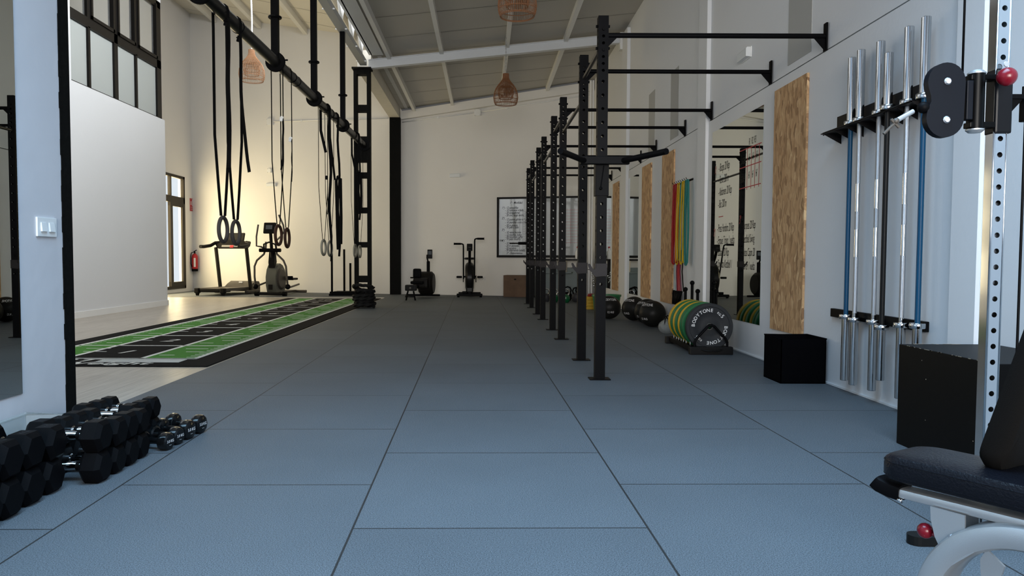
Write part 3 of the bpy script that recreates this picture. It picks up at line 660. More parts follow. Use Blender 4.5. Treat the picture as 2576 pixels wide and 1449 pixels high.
# resistance bands on hooks
br_ = thing('band_hook_rail', 'small black hook rail above the coloured bands', 'hook rail', (RW, 9.68, 1.88))
m = MB(); m.bb((-.008, -.36, -.012), (0, .36, .012))
m.build('rail', blacksteel, br_)
for k in range(8):
    y = .34-k*.095; m = MB(); m.tube([(-.006, y, 0), (-.05, y, -.006), (-.075, y, .004), (-.082, y, .022)], .004, 6); m.build('hook', blacksteel, br_)
def band(y, bot, w_, mt, lab, sway=0, spread=.05):
    t = thing('resistance_band', lab, 'resistance band', (RW-.055, y, bot), 0, 'resistance bands on the wall hooks')
    m = MB(); H = 1.868-bot; pts = []
    for i in range(11): f = i/10; pts.append((0, -.008-spread*math.sin(f*PI*.9)*.5-sway*f, H*(1-f)+.02*f))
    for a in (.4, .8, 1.2, 1.57, 1.95, 2.35, 2.75): pts.append((-.01, -sway-spread*.35*math.cos(a)*1.0, .02-.02*math.sin(a)))
    for i in range(11): f = 1-i/10; pts.append((-.015, .008+spread*math.sin(f*PI*.9)*.5-sway*f, H*(1-f)+.02*f))
    pts.append((-.007, 0, H+.006)); pts.append(pts[0]); m.ribbon(pts, w_*.55, (.8, .8, 0), .006); m.build('loop', mt, t); return t
bands = [(10.00, .84, .03, bandr, 'dark red band, leftmost on the hooks'), (9.93, .83, .045, bandr, 'broad red band, second from the left'), (9.85, .86, .04, bandr, 'red band beside the first yellow band'), (9.78, .83, .03, bandy, 'leftmost yellow band on the hooks'), (9.70, .87, .025, bandy, 'thin yellow band crossing a teal band'),
         (9.62, .83, .025, bandt, 'leftmost teal band hanging in a loop'), (9.55, .84, .045, bandy, 'wide yellow band right of a teal band'), (9.47, .85, .04, bandy, 'rightmost yellow band on the hooks'), (9.40, .83, .04, bandt, 'teal band second from the right'), (9.34, .84, .05, bandt, 'rightmost teal band beside the pilaster')]
for k, (y, z, w_, mt, lab) in enumerate(bands): band(y, z+random.uniform(0, .05), w_, mt, lab, sway=random.uniform(-.05, .03), spread=random.uniform(.05, .11))
# tube bands with handles under them
for k, (y, mt) in enumerate(((9.98, bandt), (9.88, bandm), (9.82, bandr), (9.76, bandr), (9.70, bandm), (9.60, darkmach))):
    t = thing('tube_band', ['thin green cord', 'maroon tube', 'red tube', 'second red tube', 'dark maroon tube', 'black tube'][k]+' with black handle hanging below the flat bands', 'tube band', (RW-.035, y, .30), 0, 'tube bands with handles')
    m = MB(); m.tube([(0, 0, .72), (-.01, .01, .45), (0, -.01+.02*math.sin(k), .2)], .008 if k else .003, 6); m.build('tube', mt, t)
    a = (k-2.5)*.22; m = MB(); m.cyl((-.02, -.01, .20), (-.02-.02, -.01+math.sin(a)*.16+.03, .03), .017, 10); m.cyl((-.02, .03, .17), (-.02, .03+.07*math.sin(a), .02), .013, 8); m.build('handle', rubber, t)
# training clubs
for k, (x, y, h, c_, lab) in enumerate(((2.36, 8.96, .58, blueb, 'shorter black training club left of the tall one'), (2.40, 8.82, .66, orange, 'tallest black training club with an orange band'), (2.42, 8.66, .57, blueb, 'shorter black training club by the pilaster'))):
    t = thing('training_club', lab, 'training club', (x, y, 0), 0, 'training clubs behind the weight plates')
    m = MB(); m.lathe([(.0, 0), (.04, .002), (.045, .02), (.044, .12), (.030, .24), (.021, .33), (.017, .40), (.0165, h-.05), (.017, h-.045)], n=18); m.build('club', rubber, t)
    m = MB(); m.ball((0, 0, h-.025), .027, 14); m.build('knob', rubber, t)
    m = MB(); m.lathe([(.0215, .33), (.0225, .331), (.0195, .365), (.017, .366)], n=16); m.build('colour_band', c_, t)

# ------------------------------------------------------------------ bumper plates and their rack
PX, PZ2 = 2.165, .262
def plate(y, th, mt, lab, txt=False, rr_=.225):
    t = thing('bumper_plate', lab, 'weight plate', (PX, y, PZ2), 0, 'bumper plates on the floor rack')
    m = MB(); h = th/2; r = rr_
    m.lathe([(.03, -h*.7), (.07, -h*.7), (.08, -h*.62), (.128, -h*.62), (.135, -h*.8), (r-.035, -h*.8), (r-.03, -h), (r-.006, -h), (r, -h+.006), (r, h-.006), (r-.006, h), (r-.03, h), (r-.035, h*.8), (.135, h*.8), (.128, h*.62), (.08, h*.62), (.07, h*.7), (.03, h*.7)], (0, 0, 0), (0, -1, 0), 64)
    if txt:
        m.mi = 1; yy = -h*.8-.0012
        def arc(s, a0, step, rad, size):
            for i, ch in enumerate(s):
                a = a0-i*step; X_ = Vector((math.sin(a), 0, -math.cos(a))); Yv = Vector((math.cos(a), 0, math.sin(a)))
                m.text(ch, Vector((math.cos(a)*rad, yy, math.sin(a)*rad)), X_, Yv, size, .0, bold=.012)
        for st in (R(175), R(-3)):
            arc('BODYTONE', st, R(13.2), .158, .046)
        for a0 in (R(46), R(226)):
            a = a0; X_ = Vector((math.sin(a), 0, -math.cos(a))); Yv = Vector((math.cos(a), 0, math.sin(a)))
            m.text('5', Vector((math.cos(a-.12)*.158, yy, math.sin(a-.12)*.158)), X_, Yv, .05, bold=.01)
            m.text('KG', Vector((math.cos(a+.14)*.153, yy, math.sin(a+.14)*.153)), X_, Yv, .030, bold=.008)
    m.build('rubber_disc', [mt, wmark], t)
    m = MB(); m.lathe([(.0255, -h*.75), (.032, -h*.75), (.032, h*.75), (.0255, h*.75), (.0255, -h*.75)], (0, 0, 0), (0, -1, 0), 28); m.build('hub', chrome2 if not txt else mat('hub_dark', (0.1, 0.1, 0.1), .4, .8), t)
    return t
plate(7.34, .052, grey, 'grey plate with white lettering at the front of the rack', True)
for y, th, mt, lab in ((7.49, .05, green, 'frontmost green plate behind the grey one'), (7.56, .045, green, 'second green plate, touching the frontmost green one'), (7.63, .05, yellow, 'frontmost yellow plate on the floor rack'), (7.75, .055, green, 'green plate between the first and second yellow plates'),
                       (7.83, .05, yellow, 'middle yellow plate on the floor rack'), (7.93, .05, green, 'rearmost green plate on the floor rack'), (8.02, .065, yellow, 'thick yellow plate at the back of the rack')):
    plate(y, th, mt, lab)
pk = thing('plate_rack', 'low black floor rack holding the bumper plates', 'plate rack', (PX, 7.30, 0))
m = MB()
for s in (-1, 1): m.bb((s*.15-.025, .0, .025), (s*.15+.025, .95, .072), .004)
m.build('rail', blacksteel, pk)
for y in (-.03, .93):
    m = MB(); m.bb((-.205, y-.035, .0), (.205, y+.035, .075), .008)
    if y < 0: m.tube([(-.10, y-.03, .05), (-.05, y-.06, .04), (.05, y-.06, .04), (.10, y-.03, .05)], .008, 8)
    m.build('end_block', mat('rack_black', (0.008, 0.008, 0.008), 0.5), pk)
m = MB(); m.tube([(-.155, -.035, .07), (-.155, -.035, .12), (-.14, -.035, .15), (-.03, -.035, .27), (0, -.035, .283), (.03, -.035, .27), (.14, -.035, .15), (.155, -.035, .12), (.155, -.035, .07)], .0125, 12); m.build('front_hoop', blacksteel, pk)
for k, y in enumerate((.14, .29, .39, .48, .58, .67, .78)):
    for s in (-1, 1): m = MB(); m.cyl((s*.15, y, .06), (s*.15, y, .105), .006, 8); m.build('divider_pin', chrome2, pk)

# ------------------------------------------------------------------ wall balls, water bags, kettlebells
def wball(x, y, r, lab, rz=0, word='BODYTONE', kg='12 KG'):
    t = thing('medicine_ball', lab, 'medicine ball', (x, y, 0), rz, 'black medicine balls along the right wall')
    m = MB(); m.ball((0, 0, r), r, 36, (1, 1, .985)); m.build('ball', mat('ball_vinyl', (0.012, 0.012, 0.011), 0.4, bump=.1, bs=60), t)
    m = MB()
    for s, zz, size in ((word, .12*r/.175, .045), (kg, -.35*r, .04)):
        def fn(u_, v_, zz=zz):
            a = u_/(r*.95)-.9; e = math.asin(max(-1, min(1, (zz+v_)/r))); q = r*1.006
            return Vector((q*math.cos(e)*math.sin(a), -q*math.cos(e)*math.cos(a), r+q*math.sin(e)))
        m.text(s, (0, 0, 0), (1, 0, 0), (0, 0, 1), size, fn=fn, bold=.006)
    m.build('lettering', wmark, t, tidy=False); return t
wball(2.25, 10.20, .178, 'black medicine ball nearest the weight plates')
wball(2.27, 10.62, .178, 'black medicine ball in the middle of the three against the wall')
wball(2.20, 11.20, .180, 'black medicine ball rearmost of the three against the wall')
wball(1.88, 11.50, .178, 'black ball partly hidden by the nearest upright', rz=.9)
wb2 = thing('green_tub', 'green plastic tub behind the black balls', 'tub', (2.08, 13.0, 0))
m = MB(); m.lathe([(0, 0), (.20, 0), (.235, .26), (.25, .27), (.25, .30), (.235, .30), (.21, .03), (0, .02)], n=32); m.build('tub', green, wb2)
for k, (x, y, r) in enumerate(((2.30, 9.55, .085), (2.22, 9.28, .085), (2.34, 9.15, .08))):
    t = thing('water_bag', ['clear water bag beside the nearest medicine ball', 'clear water bag touching the yellow plate', 'clear water bag closest to the wall'][k], 'water bag', (x, y, 0), k, 'clear water bags')
    m = MB(); m.ball((0, 0, r), r, 18, (1, 1.2, 1)); m.build('bag', cplastic, t)
    m = MB(); m.tube([(-.07, 0, r*1.3), (-.05, 0, r*2.1), (0, 0, r*2.35), (.05, 0, r*2.1), (.07, 0, r*1.3)], .007, 8); m.build('handle', rubber, t)
def kettle(x, y, r, mt, lab, hm=chrome):
    t = thing('kettlebell', lab, 'kettlebell', (x, y, 0), 0, 'kettlebells under the whiteboard')
    m = MB(); m.lathe([(0, 0), (r*.6, 0), (r*.85, r*.3), (r, r*.95), (r*.85, r*1.5), (r*.4, r*1.85), (0, r*1.9)], n=24); m.build('bell', mt, t)
    m = MB(); m.tube([(-r*.55, 0, r*1.6), (-r*.75, 0, r*2.3), (-r*.5, 0, r*2.85), (0, 0, r*3.0), (r*.5, 0, r*2.85), (r*.75, 0, r*2.3), (r*.55, 0, r*1.6)], r*.17, 10); m.build('handle', hm, t)
kettle(1.68, 15.75, .092, kgreen, 'green kettlebell with chrome handle, fully visible between posts')
kettle(1.45, 15.85, .092, kgreen, 'green kettlebell half hidden left of the visible one')
kettle(1.93, 16.05, .10, mat('kettle_grey', (0.05, .05, .055), .35), 'dark grey kettlebell right of the green one', rubber)
kettle(2.02, 15.75, .085, kred, 'red kettlebell beside the second upright')
kettle(1.80, 16.5, .10, rubber, 'black kettlebell in the back row, left', rubber); kettle(2.05, 16.5, .10, rubber, 'black kettlebell in the back row, right', rubber)
kettle(1.30, 16.1, .09, mat('kettle_grey', (0.05, .05, .055), .35), 'grey kettlebell at the left end of the row')
for k in range(4):
    m = MB(); m.bb((-.04, -.09, 0), (.10, .09, .056), .004); tag(m.build('foam_block', yellow, None, (1.88, 13.75, .0575*k)), 'yellow foam block, %s of the small stack' % ('bottom one', 'second from the bottom', 'third from the bottom', 'top one')[k], 'foam block', 'stack of yellow blocks')
m = MB(); m.lathe([(0, 0), (.07, 0), (.075, .02), (.06, .05), (0, .055)], n=20); tag(m.build('red_disc', kred, None, (1.93, 13.75, .2305)), 'small red disc on top of the yellow blocks', 'disc')
ch = thing('chrome_collars', 'tangle of chrome clamps hanging from a hook by the corner', 'clamps', (2.36, 16.2, .30))
for k in range(9): m = MB(); m.torus((random.uniform(-.09, .07), random.uniform(-.03, .03), .02+k*.035), .035, .008, (random.random(), random.random(), random.random()), 16, 6); m.build('clamp', chrome, ch)
m = MB(); m.cyl((0, 0, .3), (.17, 0, .36), .006, 6); m.build('hook', blacksteel, ch)

# ------------------------------------------------------------------ whiteboard and bench below it
wbd = thing('whiteboard', 'large black-framed whiteboard with workout notes on the far wall', 'whiteboard', (1.32, fwy(1.32), .95), FWA)
HW = 1.03
m = MB(); m.bb((-HW, -.02, 0), (HW, 0, 1.41)); m.build('board', boardm, wbd)
m = MB()
for a, b in (((-HW-.02, -.04, -.0), (-HW+.035, 0, 1.43)), ((HW-.035, -.04, 0), (HW+.02, 0, 1.43)), ((-HW-.02, -.04, 1.385), (HW+.02, 0, 1.43)), ((-HW-.02, -.04, -.02), (HW+.02, 0, .035))): m.bb(a, b)
m.build('frame', blackalu, wbd)
m = MB()
def wn(s, x, z, size=.075, mi=0): m.mi = mi; m.text(s, (x-HW, -.0215, z), (.72, 0, 0), (0, 0, 1), size, .3, False, bold=.012)
rows = [(.30, 1.27, '1º - Movilidad'), (.10, 1.15, '1º) - 12 sentadillas'), (.18, 1.09, '- 10 lumbares x lado'), (.18, 1.03, '- 20 escaladoras'), (.18, .97, '- 20 cm2 largo ancho'), (.10, .90, '2º)'), (.18, .87, '- 12 puente glúteo a 1 pie'), (.18, .80, '- 10 planchas codo x mano'), (.18, .73, '- 20 m gusano'), (.18, .68, '- 10 pies x lado'), (.10, .62, '3º)'), (.18, .56, '- 10 remo burpies'), (.18, .50, '- 12 mochila swing'), (.18, .45, '- 20 mountain jump'), (.18, .40, '- 10 peso muerto'), (.10, .36, '4º)'), (.18, .30, '- 10 fondos'), (.18, .24, '- 20 m zancadas'), (.18, .18, '- 20 escalera'), (.18, .13, '- 30 alternando caballo'), (.22, .06, '5º - Estiramientos')]
for x, z, s in rows: wn(s, x, z)
for k, s in enumerate(['Raúl', 'Eva', 'Pilar', 'Ana', 'Inés', 'Pablo', 'Luis', 'Celia', 'Juan', 'Carla', 'Carmen', 'Javi', 'Irene', 'Olga', 'Gema']): wn(s, .68, 1.03-k*.06, .065)
m.mi = 0
for k in range(17): m.bb((.62-HW, -.0215, 1.08-k*.06), (.98-HW, -.021, 1.083-k*.06))
for x in (.54, .62, .86, .98): m.bb((x-HW, -.0215, .12), (x+.004-HW, -.021, 1.14))
m.mi = 1
for k in range(12): m.bb((1.5-HW, -.0215, 1.1-k*.07), (1.95-HW, -.021, 1.104-k*.07))
for k in range(6): m.mi = k % 2; m.bb((1.5+k*.09-HW, -.0215, .3), (1.503+k*.09-HW, -.021, 1.14))
m.build('marker_notes', [inkk, inkr], wbd, tidy=False)
tb = thing('equipment_bench', 'dark bench under the whiteboard carrying a bottle', 'bench', (1.75, fwy(1.75)-.35, 0), FWA)
m = MB(); m.bb((-.62, -.22, .86), (.55, .16, .90), .005); m.build('top', blackalu, tb)
for x in (-.58, .10, .50):
    m = MB(); m.bb((x-.03, -.2, 0), (x+.03, -.14, .86)); m.build('leg', blackalu, tb)
m = MB(); m.bb((-.6, .13, .02), (.5, .15, .70)); m.build('back_panel', greyboard, tb)
m = MB(); m.lathe([(0, 0), (.10, 0), (.105, .25), (.1, .26), (0, .26)], n=24); tag(m.build('cream_bucket', mat('cream_plastic', (.5, .46, .38), .5), None, (1.80, fwy(1.8)-.60, .601)), 'cream bucket on the shelf under the whiteboard', 'bucket')
m = MB(); m.bb((-.3, -.12, 0), (.3, .12, .02)); tag(m.build('bucket_shelf', greyboard, None, (1.72, fwy(1.72)-.62, .58), FWA), 'thin grey shelf carrying the cream bucket', 'shelf')
bt = thing('spray_bottle', 'white bottle with red cap on the dark bench', 'bottle', (2.16, fwy(2.16)-.33, .90), 0)
m = MB(); m.lathe([(0, 0), (.05, 0), (.055, .02), (.055, .16), (.02, .22), (.02, .25), (0, .25)], n=18); m.build('body', wplastic, bt)
m = MB(); m.lathe([(0, .25), (.025, .25), (.022, .29), (0, .29)], n=14); m.build('cap', redm, bt)
m = MB(); m.lathe([(0, 0), (.06, 0), (.065, .14), (.05, .17), (0, .17)], n=18); tag(m.build('green_bottle', mat('dark_green', (.01, .05, .015), .3), None, (2.30, fwy(2.3)-.30, .90)), 'short dark green bottle beside the white one', 'bottle')
for x in (2.40, 2.46):
    m = MB(); m.cyl((x, 17.55, 0), (x, 17.55, 4.95), .022, 12); tag(m.build('wall_pipe', wplastic), 'white vertical pipe in the far right corner, %s one' % ('left' if x < 2.43 else 'right'), 'pipe', 'white corner pipes')

# wooden box, socket, junction boxes, conduits
t = thing('plyometric_box', 'brown plywood jump box under the whiteboard', 'jump box', (.80, 18.17, 0), FWA)
m = MB(); m.bb((-.31, -.2, 0), (.31, .2, .51), .004); m.build('box', plyw, t)
m = MB(); m.bb((-.05, -.2015, .40), (.0, -.2003, .43)); m.build('grip_hole', darkmach, t)
so = thing('wall_socket', 'white double socket low on the far wall beside the bike', 'socket', (-.08, fwy(-.08), .42), FWA)
m = MB(); m.bb((-.08, -.01, -.045), (.08, 0, .045), .004); m.build('plate', wplastic, so)
for s in (-.04, .04):
    m = MB(); m.lathe([(.018, -.011), (.02, -.0105), (.024, -.0115)], (s, 0, 0), (0, 1, 0), 16); m.build('outlet', greymach, so)
def jbox(x, z, sz, lab):
    t = thing('junction_box', lab, 'junction box', (x, fwy(x), z), FWA, 'wall junction boxes'); m = MB(); m.bb((-sz/2, -.045, -sz/2), (sz/2, 0, sz/2), .006); m.build('cover', wplastic, t)
    m = MB()
    for a in (-1, 1):
        for b in (-1, 1): m.cyl((a*sz*.4, -.045, b*sz*.4), (a*sz*.4, -.048, b*sz*.4), .006, 6)
    m.build('screws', greymach, t)
jbox(-.17, 4.43, .16, 'white junction box on the far wall under the roof beam'); jbox(-5.6, 4.44, .18, 'white junction box high on the far left wall behind straps'); jbox(-5.63, 3.18, .11, 'small square white box on the far left wall')
def conduit(pts, lab):
    m = MB(); m.tube(pts, .014, 8); 
    for a, b in zip(pts, pts[1:]):
        a, b = Vector(a), Vector(b); n = int((b-a).length/1.1)
        for k in range(n): q = a+(b-a)*((k+.5)/n); m.box(q, (.03, .03, .045))
    tag(m.build('conduit', wplastic), lab, 'conduit', 'white conduits on the far wall')
P_ = lambda x, z, o=.02: (Vector((x, fwy(x), z))+FN*o)[:]
conduit([P_(-2.05, 4.28), P_(-.25, 4.43)], 'white conduit from the black column to the junction box'); conduit([P_(-.09, 4.44), P_(2.45, 4.72)], 'white conduit rising from the junction box to the right corner')
conduit([P_(-5.5, 4.44), P_(-2.4, 4.40)], 'white conduit running left of the black column')
# fire extinguisher and sign
fx = Vector((-7.80, 20.60, .53))
t = thing('fire_extinguisher', 'red fire extinguisher hung in the far left corner', 'fire extinguisher', fx)
m = MB(); m.lathe([(0, 0), (.075, 0), (.078, .02), (.078, .07)], n=24); m.build('foot', rubber, t)
m = MB(); m.lathe([(.078, .07), (.08, .08), (.08, .38), (.07, .43), (.035, .47), (.02, .48), (0, .48)], n=24); m.build('cylinder', redm, t)
m = MB(); m.cyl((0, 0, .48), (0, 0, .53), .018, 10); m.box((.02, -.02, .55), (.09, .02, .02), Matrix.Rotation(-.5, 3, 'Y')); m.tube([(0, -.02, .52), (-.07, -.05, .50), (-.095, -.05, .40), (-.09, -.05, .2), (-.05, -.07, .12)], .01, 8); m.build('valve_and_hose', rubber, t)
m = MB(); m.bb((.0, -.0815, .12), (.05, -.078, .36)); m.build('instruction_label', wmark, t)
t = thing('fire_sign', 'red fire extinguisher sign on the far left wall', 'sign', (LW, 20.69, 2.15))
m = MB(); m.bb((0, -.13, 0), (.006, .13, .34)); m.build('plate', redm, t)
m = MB(); m.bb((.006, .02, .14), (.0075, .06, .29)); m.ball((.006, .04, .305), .018, 10, (.1, 1, 1)); m.bb((.006, -.08, .16), (.0075, -.03, .24)); m.bb((.006, -.085, .245), (.0075, -.025, .26)); m.bb((.006, -.1, .10), (.0075, .1, .108)); m.text('EXTINTOR', (.0078, 0, .05), (0, -1, 0), (0, 0, 1), .04); m.build('pictogram', wmark, t, tidy=False)
# light switch
t = thing('light_switch', 'white double light switch on the left wall', 'light switch', (LX, 3.84, 1.06))
m = MB(); m.bb((0, -.085, -.048), (.010, .085, .048), .003); m.build('plate', wplastic, t)
for y in (-.035, .035):
    m = MB()
    v = [(0, .010, -.024), (0, .010, .024)]
    m.prism([(-.022, .010), (.022, .010), (.022, .014), (-.022, .019)], (0, y, 0), (0, 0, 1), (1, 0, 0), .045); m.bb((.0102, y-.025, -.027), (.0106, y+.025, .027)); m.build('rocker', wplastic, t)

# ------------------------------------------------------------------ pendant lamps
def lamp(loc, top, m_, lab, cord):
    t = thing('pendant_lamp', lab, 'pendant lamp', loc, 0, 'wicker pendant lamps')
    pf = [(.185, 0), (.203, .04), (.213, .11), (.205, .19), (.178, .265), (.135, .33), (.092, .38), (.064, .42), (.052, .46), (.050, .52)]
    def at(z):
        for (r1, z1), (r2, z2) in zip(pf, pf[1:]):
            if z <= z2: f = (z-z1)/(z2-z1); return r1+(r2-r1)*f
        return pf[-1][0]
    m = MB()
    for k in range(64):
        a = 2*PI*k/64+random.uniform(-.012, .012); m.tube([(math.cos(a)*r, math.sin(a)*r, z) for r, z in pf], .0026, 4, cap=False)
    for z in (0, .012, .075, .46, .475, .49, .505, .52): m.torus((0, 0, z), at(z), .0045, n=40, k=5)
    for k in range(10): m.torus((0, 0, .30+k*.016), at(.30+k*.016)+.002, .003, n=36, k=4)
    m.build('wicker_shade', m_, t)
    m = MB(); q = [(.115, .10), (.135, .18), (.13, .27), (.10, .30), (.04, .30)]
    for k in range(40):
        a = 2*PI*k/40; m.tube([(math.cos(a)*r, math.sin(a)*r, z) for r, z in q], .003, 4, cap=False)
    for r, z in q: m.torus((0, 0, z), r, .005, n=30, k=4)
    m.build('inner_shade', m_, t)
    m = MB(); H = top-loc[2]
    if cord == 'chain':
        n = int((H-.52)/.03)
        for k in range(n): m.torus((0, 0, .53+k*.03), .009, .0028, (1, 0, 0) if k % 2 else (0, 1, 0), 10, 4, 1.0, 1.9)
        m.cyl((0, 0, .5), (0, 0, H), .0025, 6)
    else:
        m.tube([(.01*math.sin(k*.5), 0, .5+(H-.5)*k/16) for k in range(17)], .014, 8)
        for k in range(60): m.torus((.01*math.sin(k*.13), 0, .55+(H-.6)*k/60), .014, .004, (0, .4, 1), 10, 4)
    m.build('chain' if cord == 'chain' else 'cord', chrome2 if cord == 'chain' else cordm, t)
lamp((.36, 13.4, 3.58), zr(.36), wicker, 'brown wicker pendant lamp on a chain, seen whole below the rafter', 'chain')
lamp((.35, 8.5, 3.555), zr(.35), wicker, 'brown wicker pendant lamp cut by the top of the picture', 'chain')
lamp((-3.92, 13.0, 3.87), zl(-3.92), wickerl, 'pale wicker pendant lamp on a white cord behind the straps', 'cord')

# ------------------------------------------------------------------ running track mat
m = MB(); X0, X1, Y0, Y1 = -4.38, -2.30, 6.31, 17.02
m.mi = 0; m.bb((X0, Y0, .001), (X1, Y1, .010))
gz = .0108; wz = .0116
m.mi = 1; m.bb((-4.13, 6.78, .009), (-3.73, 16.86, gz)); m.bb((-3.05, 6.78, .009), (-2.57, 16.86, gz))
m.mi = 2
for x in (-4.13, -3.73, -3.05, -2.57): m.bb((x-.022, 6.76, .009), (x+.022, 16.88, wz))
m.bb((-4.13, 6.74, .009), (-2.55, 6.785, wz))
for k in range(11):
    y = 6.75+k*1.005
    m.bb((-4.13, y-.018, .009), (-2.57, y+.018, wz))
    if k < 10:
        for j, (a, b) in enumerate(((-3.05, -2.93), (-2.90, -2.72), (-3.0, -2.8))):
            m.bb((a+.06, y+.25*(j+1)-.01, .009), (b+.08, y+.25*(j+1)+.01, wz)); m.bb((a-.92, y+.25*(j+1)-.01, .009), (b-.88, y+.25*(j+1)+.01, wz))
        for j in range(1, 10):
            yy = y+.1*j; m.bb((-2.68, yy-.008, .009), (-2.57, yy+.008, wz)); m.bb((-4.13, yy-.008, .009), (-4.05, yy+.008, wz))
        V_ = [m.text(str(k+1), (-3.39, y+.48, wz+.0005), (1, 0, 0), (0, 1, 0), .30, .25, bold=.01)]
for j in range(6): m.bb((-3.35, 6.52+j*.034, .009), (-2.62, 6.537+j*.034, wz))
m.text('START', (-3.78, 6.63, wz+.0005), (1.3, 0, 0), (0, 1, 0), .22, .2, bold=.015)
m.text('eWeight', (-3.28, 6.42, wz+.0005), (1.35, 0, 0), (0, 1, 0), .20, .2, bold=.015)
tag(m.build('turf_track', [turfk, turfg, turfw], tidy=False), 'green and black turf running track with white numbers on the wood floor', 'turf mat')

# ------------------------------------------------------------------ battle rope
m = MB(); pts = []; N_ = 1300
for i in range(N_):
    f = i/N_; lay = f*6.0; a = lay*2*PI; r = .170+.014*math.sin(lay*2.6)+.008*math.sin(a*.37); tl_ = max(0, lay-3.6)*.022
    pts.append((math.cos(a)*r+.012*math.sin(lay*1.7), math.sin(a)*r, .030+lay*.053+tl_*math.cos(a+2.2)+tl_))
m.tube(pts, .028, 12, lobes=3, twist=.25)
tag(m.build('battle_rope', mat('rope_black', (0.010, 0.010, 0.010), .8), None, (-2.175, 13.80, 0)), 'coiled thick black battle rope at the foot of the lattice column', 'rope')

# ------------------------------------------------------------------ sled (prowler)
sl = thing('push_sled', 'black push sled with four upright posts by the far wall', 'sled', (-3.34, 18.35, 0))
m = MB(); m.bb((-.36, -.1, .0), (.36, -.02, .10), .01); m.bb((-.36, .75, 0), (.36, .83, .08), .01)
for s in (-1, 1): m.bb((s*.33-.04, -.15, 0), (s*.33+.04, .9, .05), .01)
m.build('base_frame', blacksteel, sl)
for x, y, h in ((-.31, -.06, 1.02), (.31, -.06, 1.02), (-.17, .79, 1.12), (.06, .35, .78)):
    m = MB(); m.cyl((x, y, .04), (x, y, h), .026, 12); m.build('post', blacksteel, sl)
m = MB(); m.bb((-.33, .3, .03), (.33, .40, .09)); m.build('plate_tray', blacksteel, sl)

# ------------------------------------------------------------------ treadmill (rear end towards the camera)
tm = thing('treadmill', 'dark treadmill with red-marked console by the far left wall', 'treadmill', (-6.50, 18.10, 0), R(-13))
m = MB(); m.bb((-.27, .05, .13), (.27, 1.30, .165), .008); m.build('running_belt', mat('belt', (.062, .048, .038), .5), tm)
for s in (-1, 1):
    m = MB(); m.bb((s*.32-.045, .02, .10), (s*.32+.045, 1.30, .175), .012); m.build('side_rail', midmach, tm)
    m = MB(); m.box((s*.34, .0, .12), (.12, .11, .12), None, .02); m.prism([(-.05, 0), (.05, 0), (.015, -.07), (-.015, -.07)], (s*.34, 0, .07), (0, 1, 0), (0, 0, 1), .06); m.build('rear_foot', darkmach, tm)
m = MB(); m.bb((-.28, -.03, .08), (.28, .05, .17), .03); m.build('rear_roller', darkmach, tm)
m = MB(); pf = [(0, .06), (.0, .17), (.12, .24), (.30, .31), (.46, .30), (.52, .22), (.52, .06)]
m.prism(pf, (0, 1.18, 0), (0, 1, 0), (0, 0, 1), .70, True); m.build('motor_hood', midmach, tm)
m = MB(); m.bb((-.04, 1.33, .262), (.06, 1.36, .30)); m.build('badge', wmark, tm)
for s in (-1, 1):
    m = MB(); m.box((s*.42, 1.02, .62), (.06, .085, 1.10), Matrix.Rotation(R(10), 3, 'X') @ Matrix.Rotation(R(-3*s*0), 3, 'Y'), .012); m.build('upright', darkmach, tm)
    m = MB(); m.bb((s*.42-.05, .9, .02), (s*.42+.05, 1.5, .10), .02); m.build('base_bar', midmach, tm)
    m = MB(); m.tube([(s*.36, 1.02, 1.28), (s*.47, .98, 1.27), (s*.52, .85, 1.20), (s*.52, .55, 1.17), (s*.52, .42, 1.17)], .042, 10); m.build('handrail', darkmach, tm)
m = MB(); m.prism([(-.40, .0), (.40, 0), (.46, .08), (.36, .16), (.22, .20), (-.22, .20), (-.36, .16), (-.46, .08)], (0, .98, 1.14), (1, 0, 0), (0, .35, .94), .09); m.build('console', darkmach, tm)
m = MB(); m.box((.02, 1.08, 1.40), (.52, .05, .25), Matrix.Rotation(R(-18), 3, 'X'), .02); m.build('display', mat('display_dark', (.035, .033, .03), .3), tm)
m = MB(); m.box((.0, .918, 1.19), (.50, .012, .05), Matrix.Rotation(R(-20), 3, 'X')); m.build('button_strip', mat('strip_pale', (.35, .33, .30), .5), tm)
m = MB(); m.box((.03, .905, 1.18), (.09, .012, .06), Matrix.Rotation(R(-20), 3, 'X')); m.build('red_key', mat('key_red', (.8, .02, .03), .4), tm)

# ------------------------------------------------------------------ elliptical trainer
el = thing('elliptical_trainer', 'grey elliptical trainer with moving arms beside the treadmill', 'elliptical trainer', (-5.05, 18.05, 0), R(-8))
m = MB(); m.cyl((-.34, 0, .055), (.34, 0, .055), .035, 14); m.build('front_stabiliser', darkmach, el)
for s in (-1, 1):
    m = MB(); m.cyl((s*.30, 0, .05), (s*.39, 0, .05), .055, 16); m.build('end_cap', rubber, el)
pf = [(.05, .08), (-.02, .25), (-.03, .45), (.03, .62), (.12, .72), (.26, .77), (.42, .72), (.55, .60), (.62, .42), (.60, .22), (.52, .10)]
m = MB(); m.prism(pf, (0, .02, 0), (0, 1, 0), (0, 0, 1), .24, True); m.build('flywheel_housing', greymach, el)
for s in (-1, 1):
    m = MB(); m.lathe([(0, .03), (.22, .03), (.26, .0), (.26, -.01)], (s*.125, .33, .40), (s, 0, 0), 30); m.build('crank_disc', midmach, el)
m = MB(); m.bb((-.05, -.02, .15), (.05, -.008, .27)); m.build('vent', darkmach, el)
m = MB(); m.prism([(.02, .66), (.14, .80), (.10, 1.02), (.05, 1.04), (-.0, .8)], (0, .05, 0), (0, 1, 0), (0, 0, 1), .15, True); m.cyl((0, .1, .9), (0, .02, 1.50), .038, 14); m.build('mast', darkmach, el)
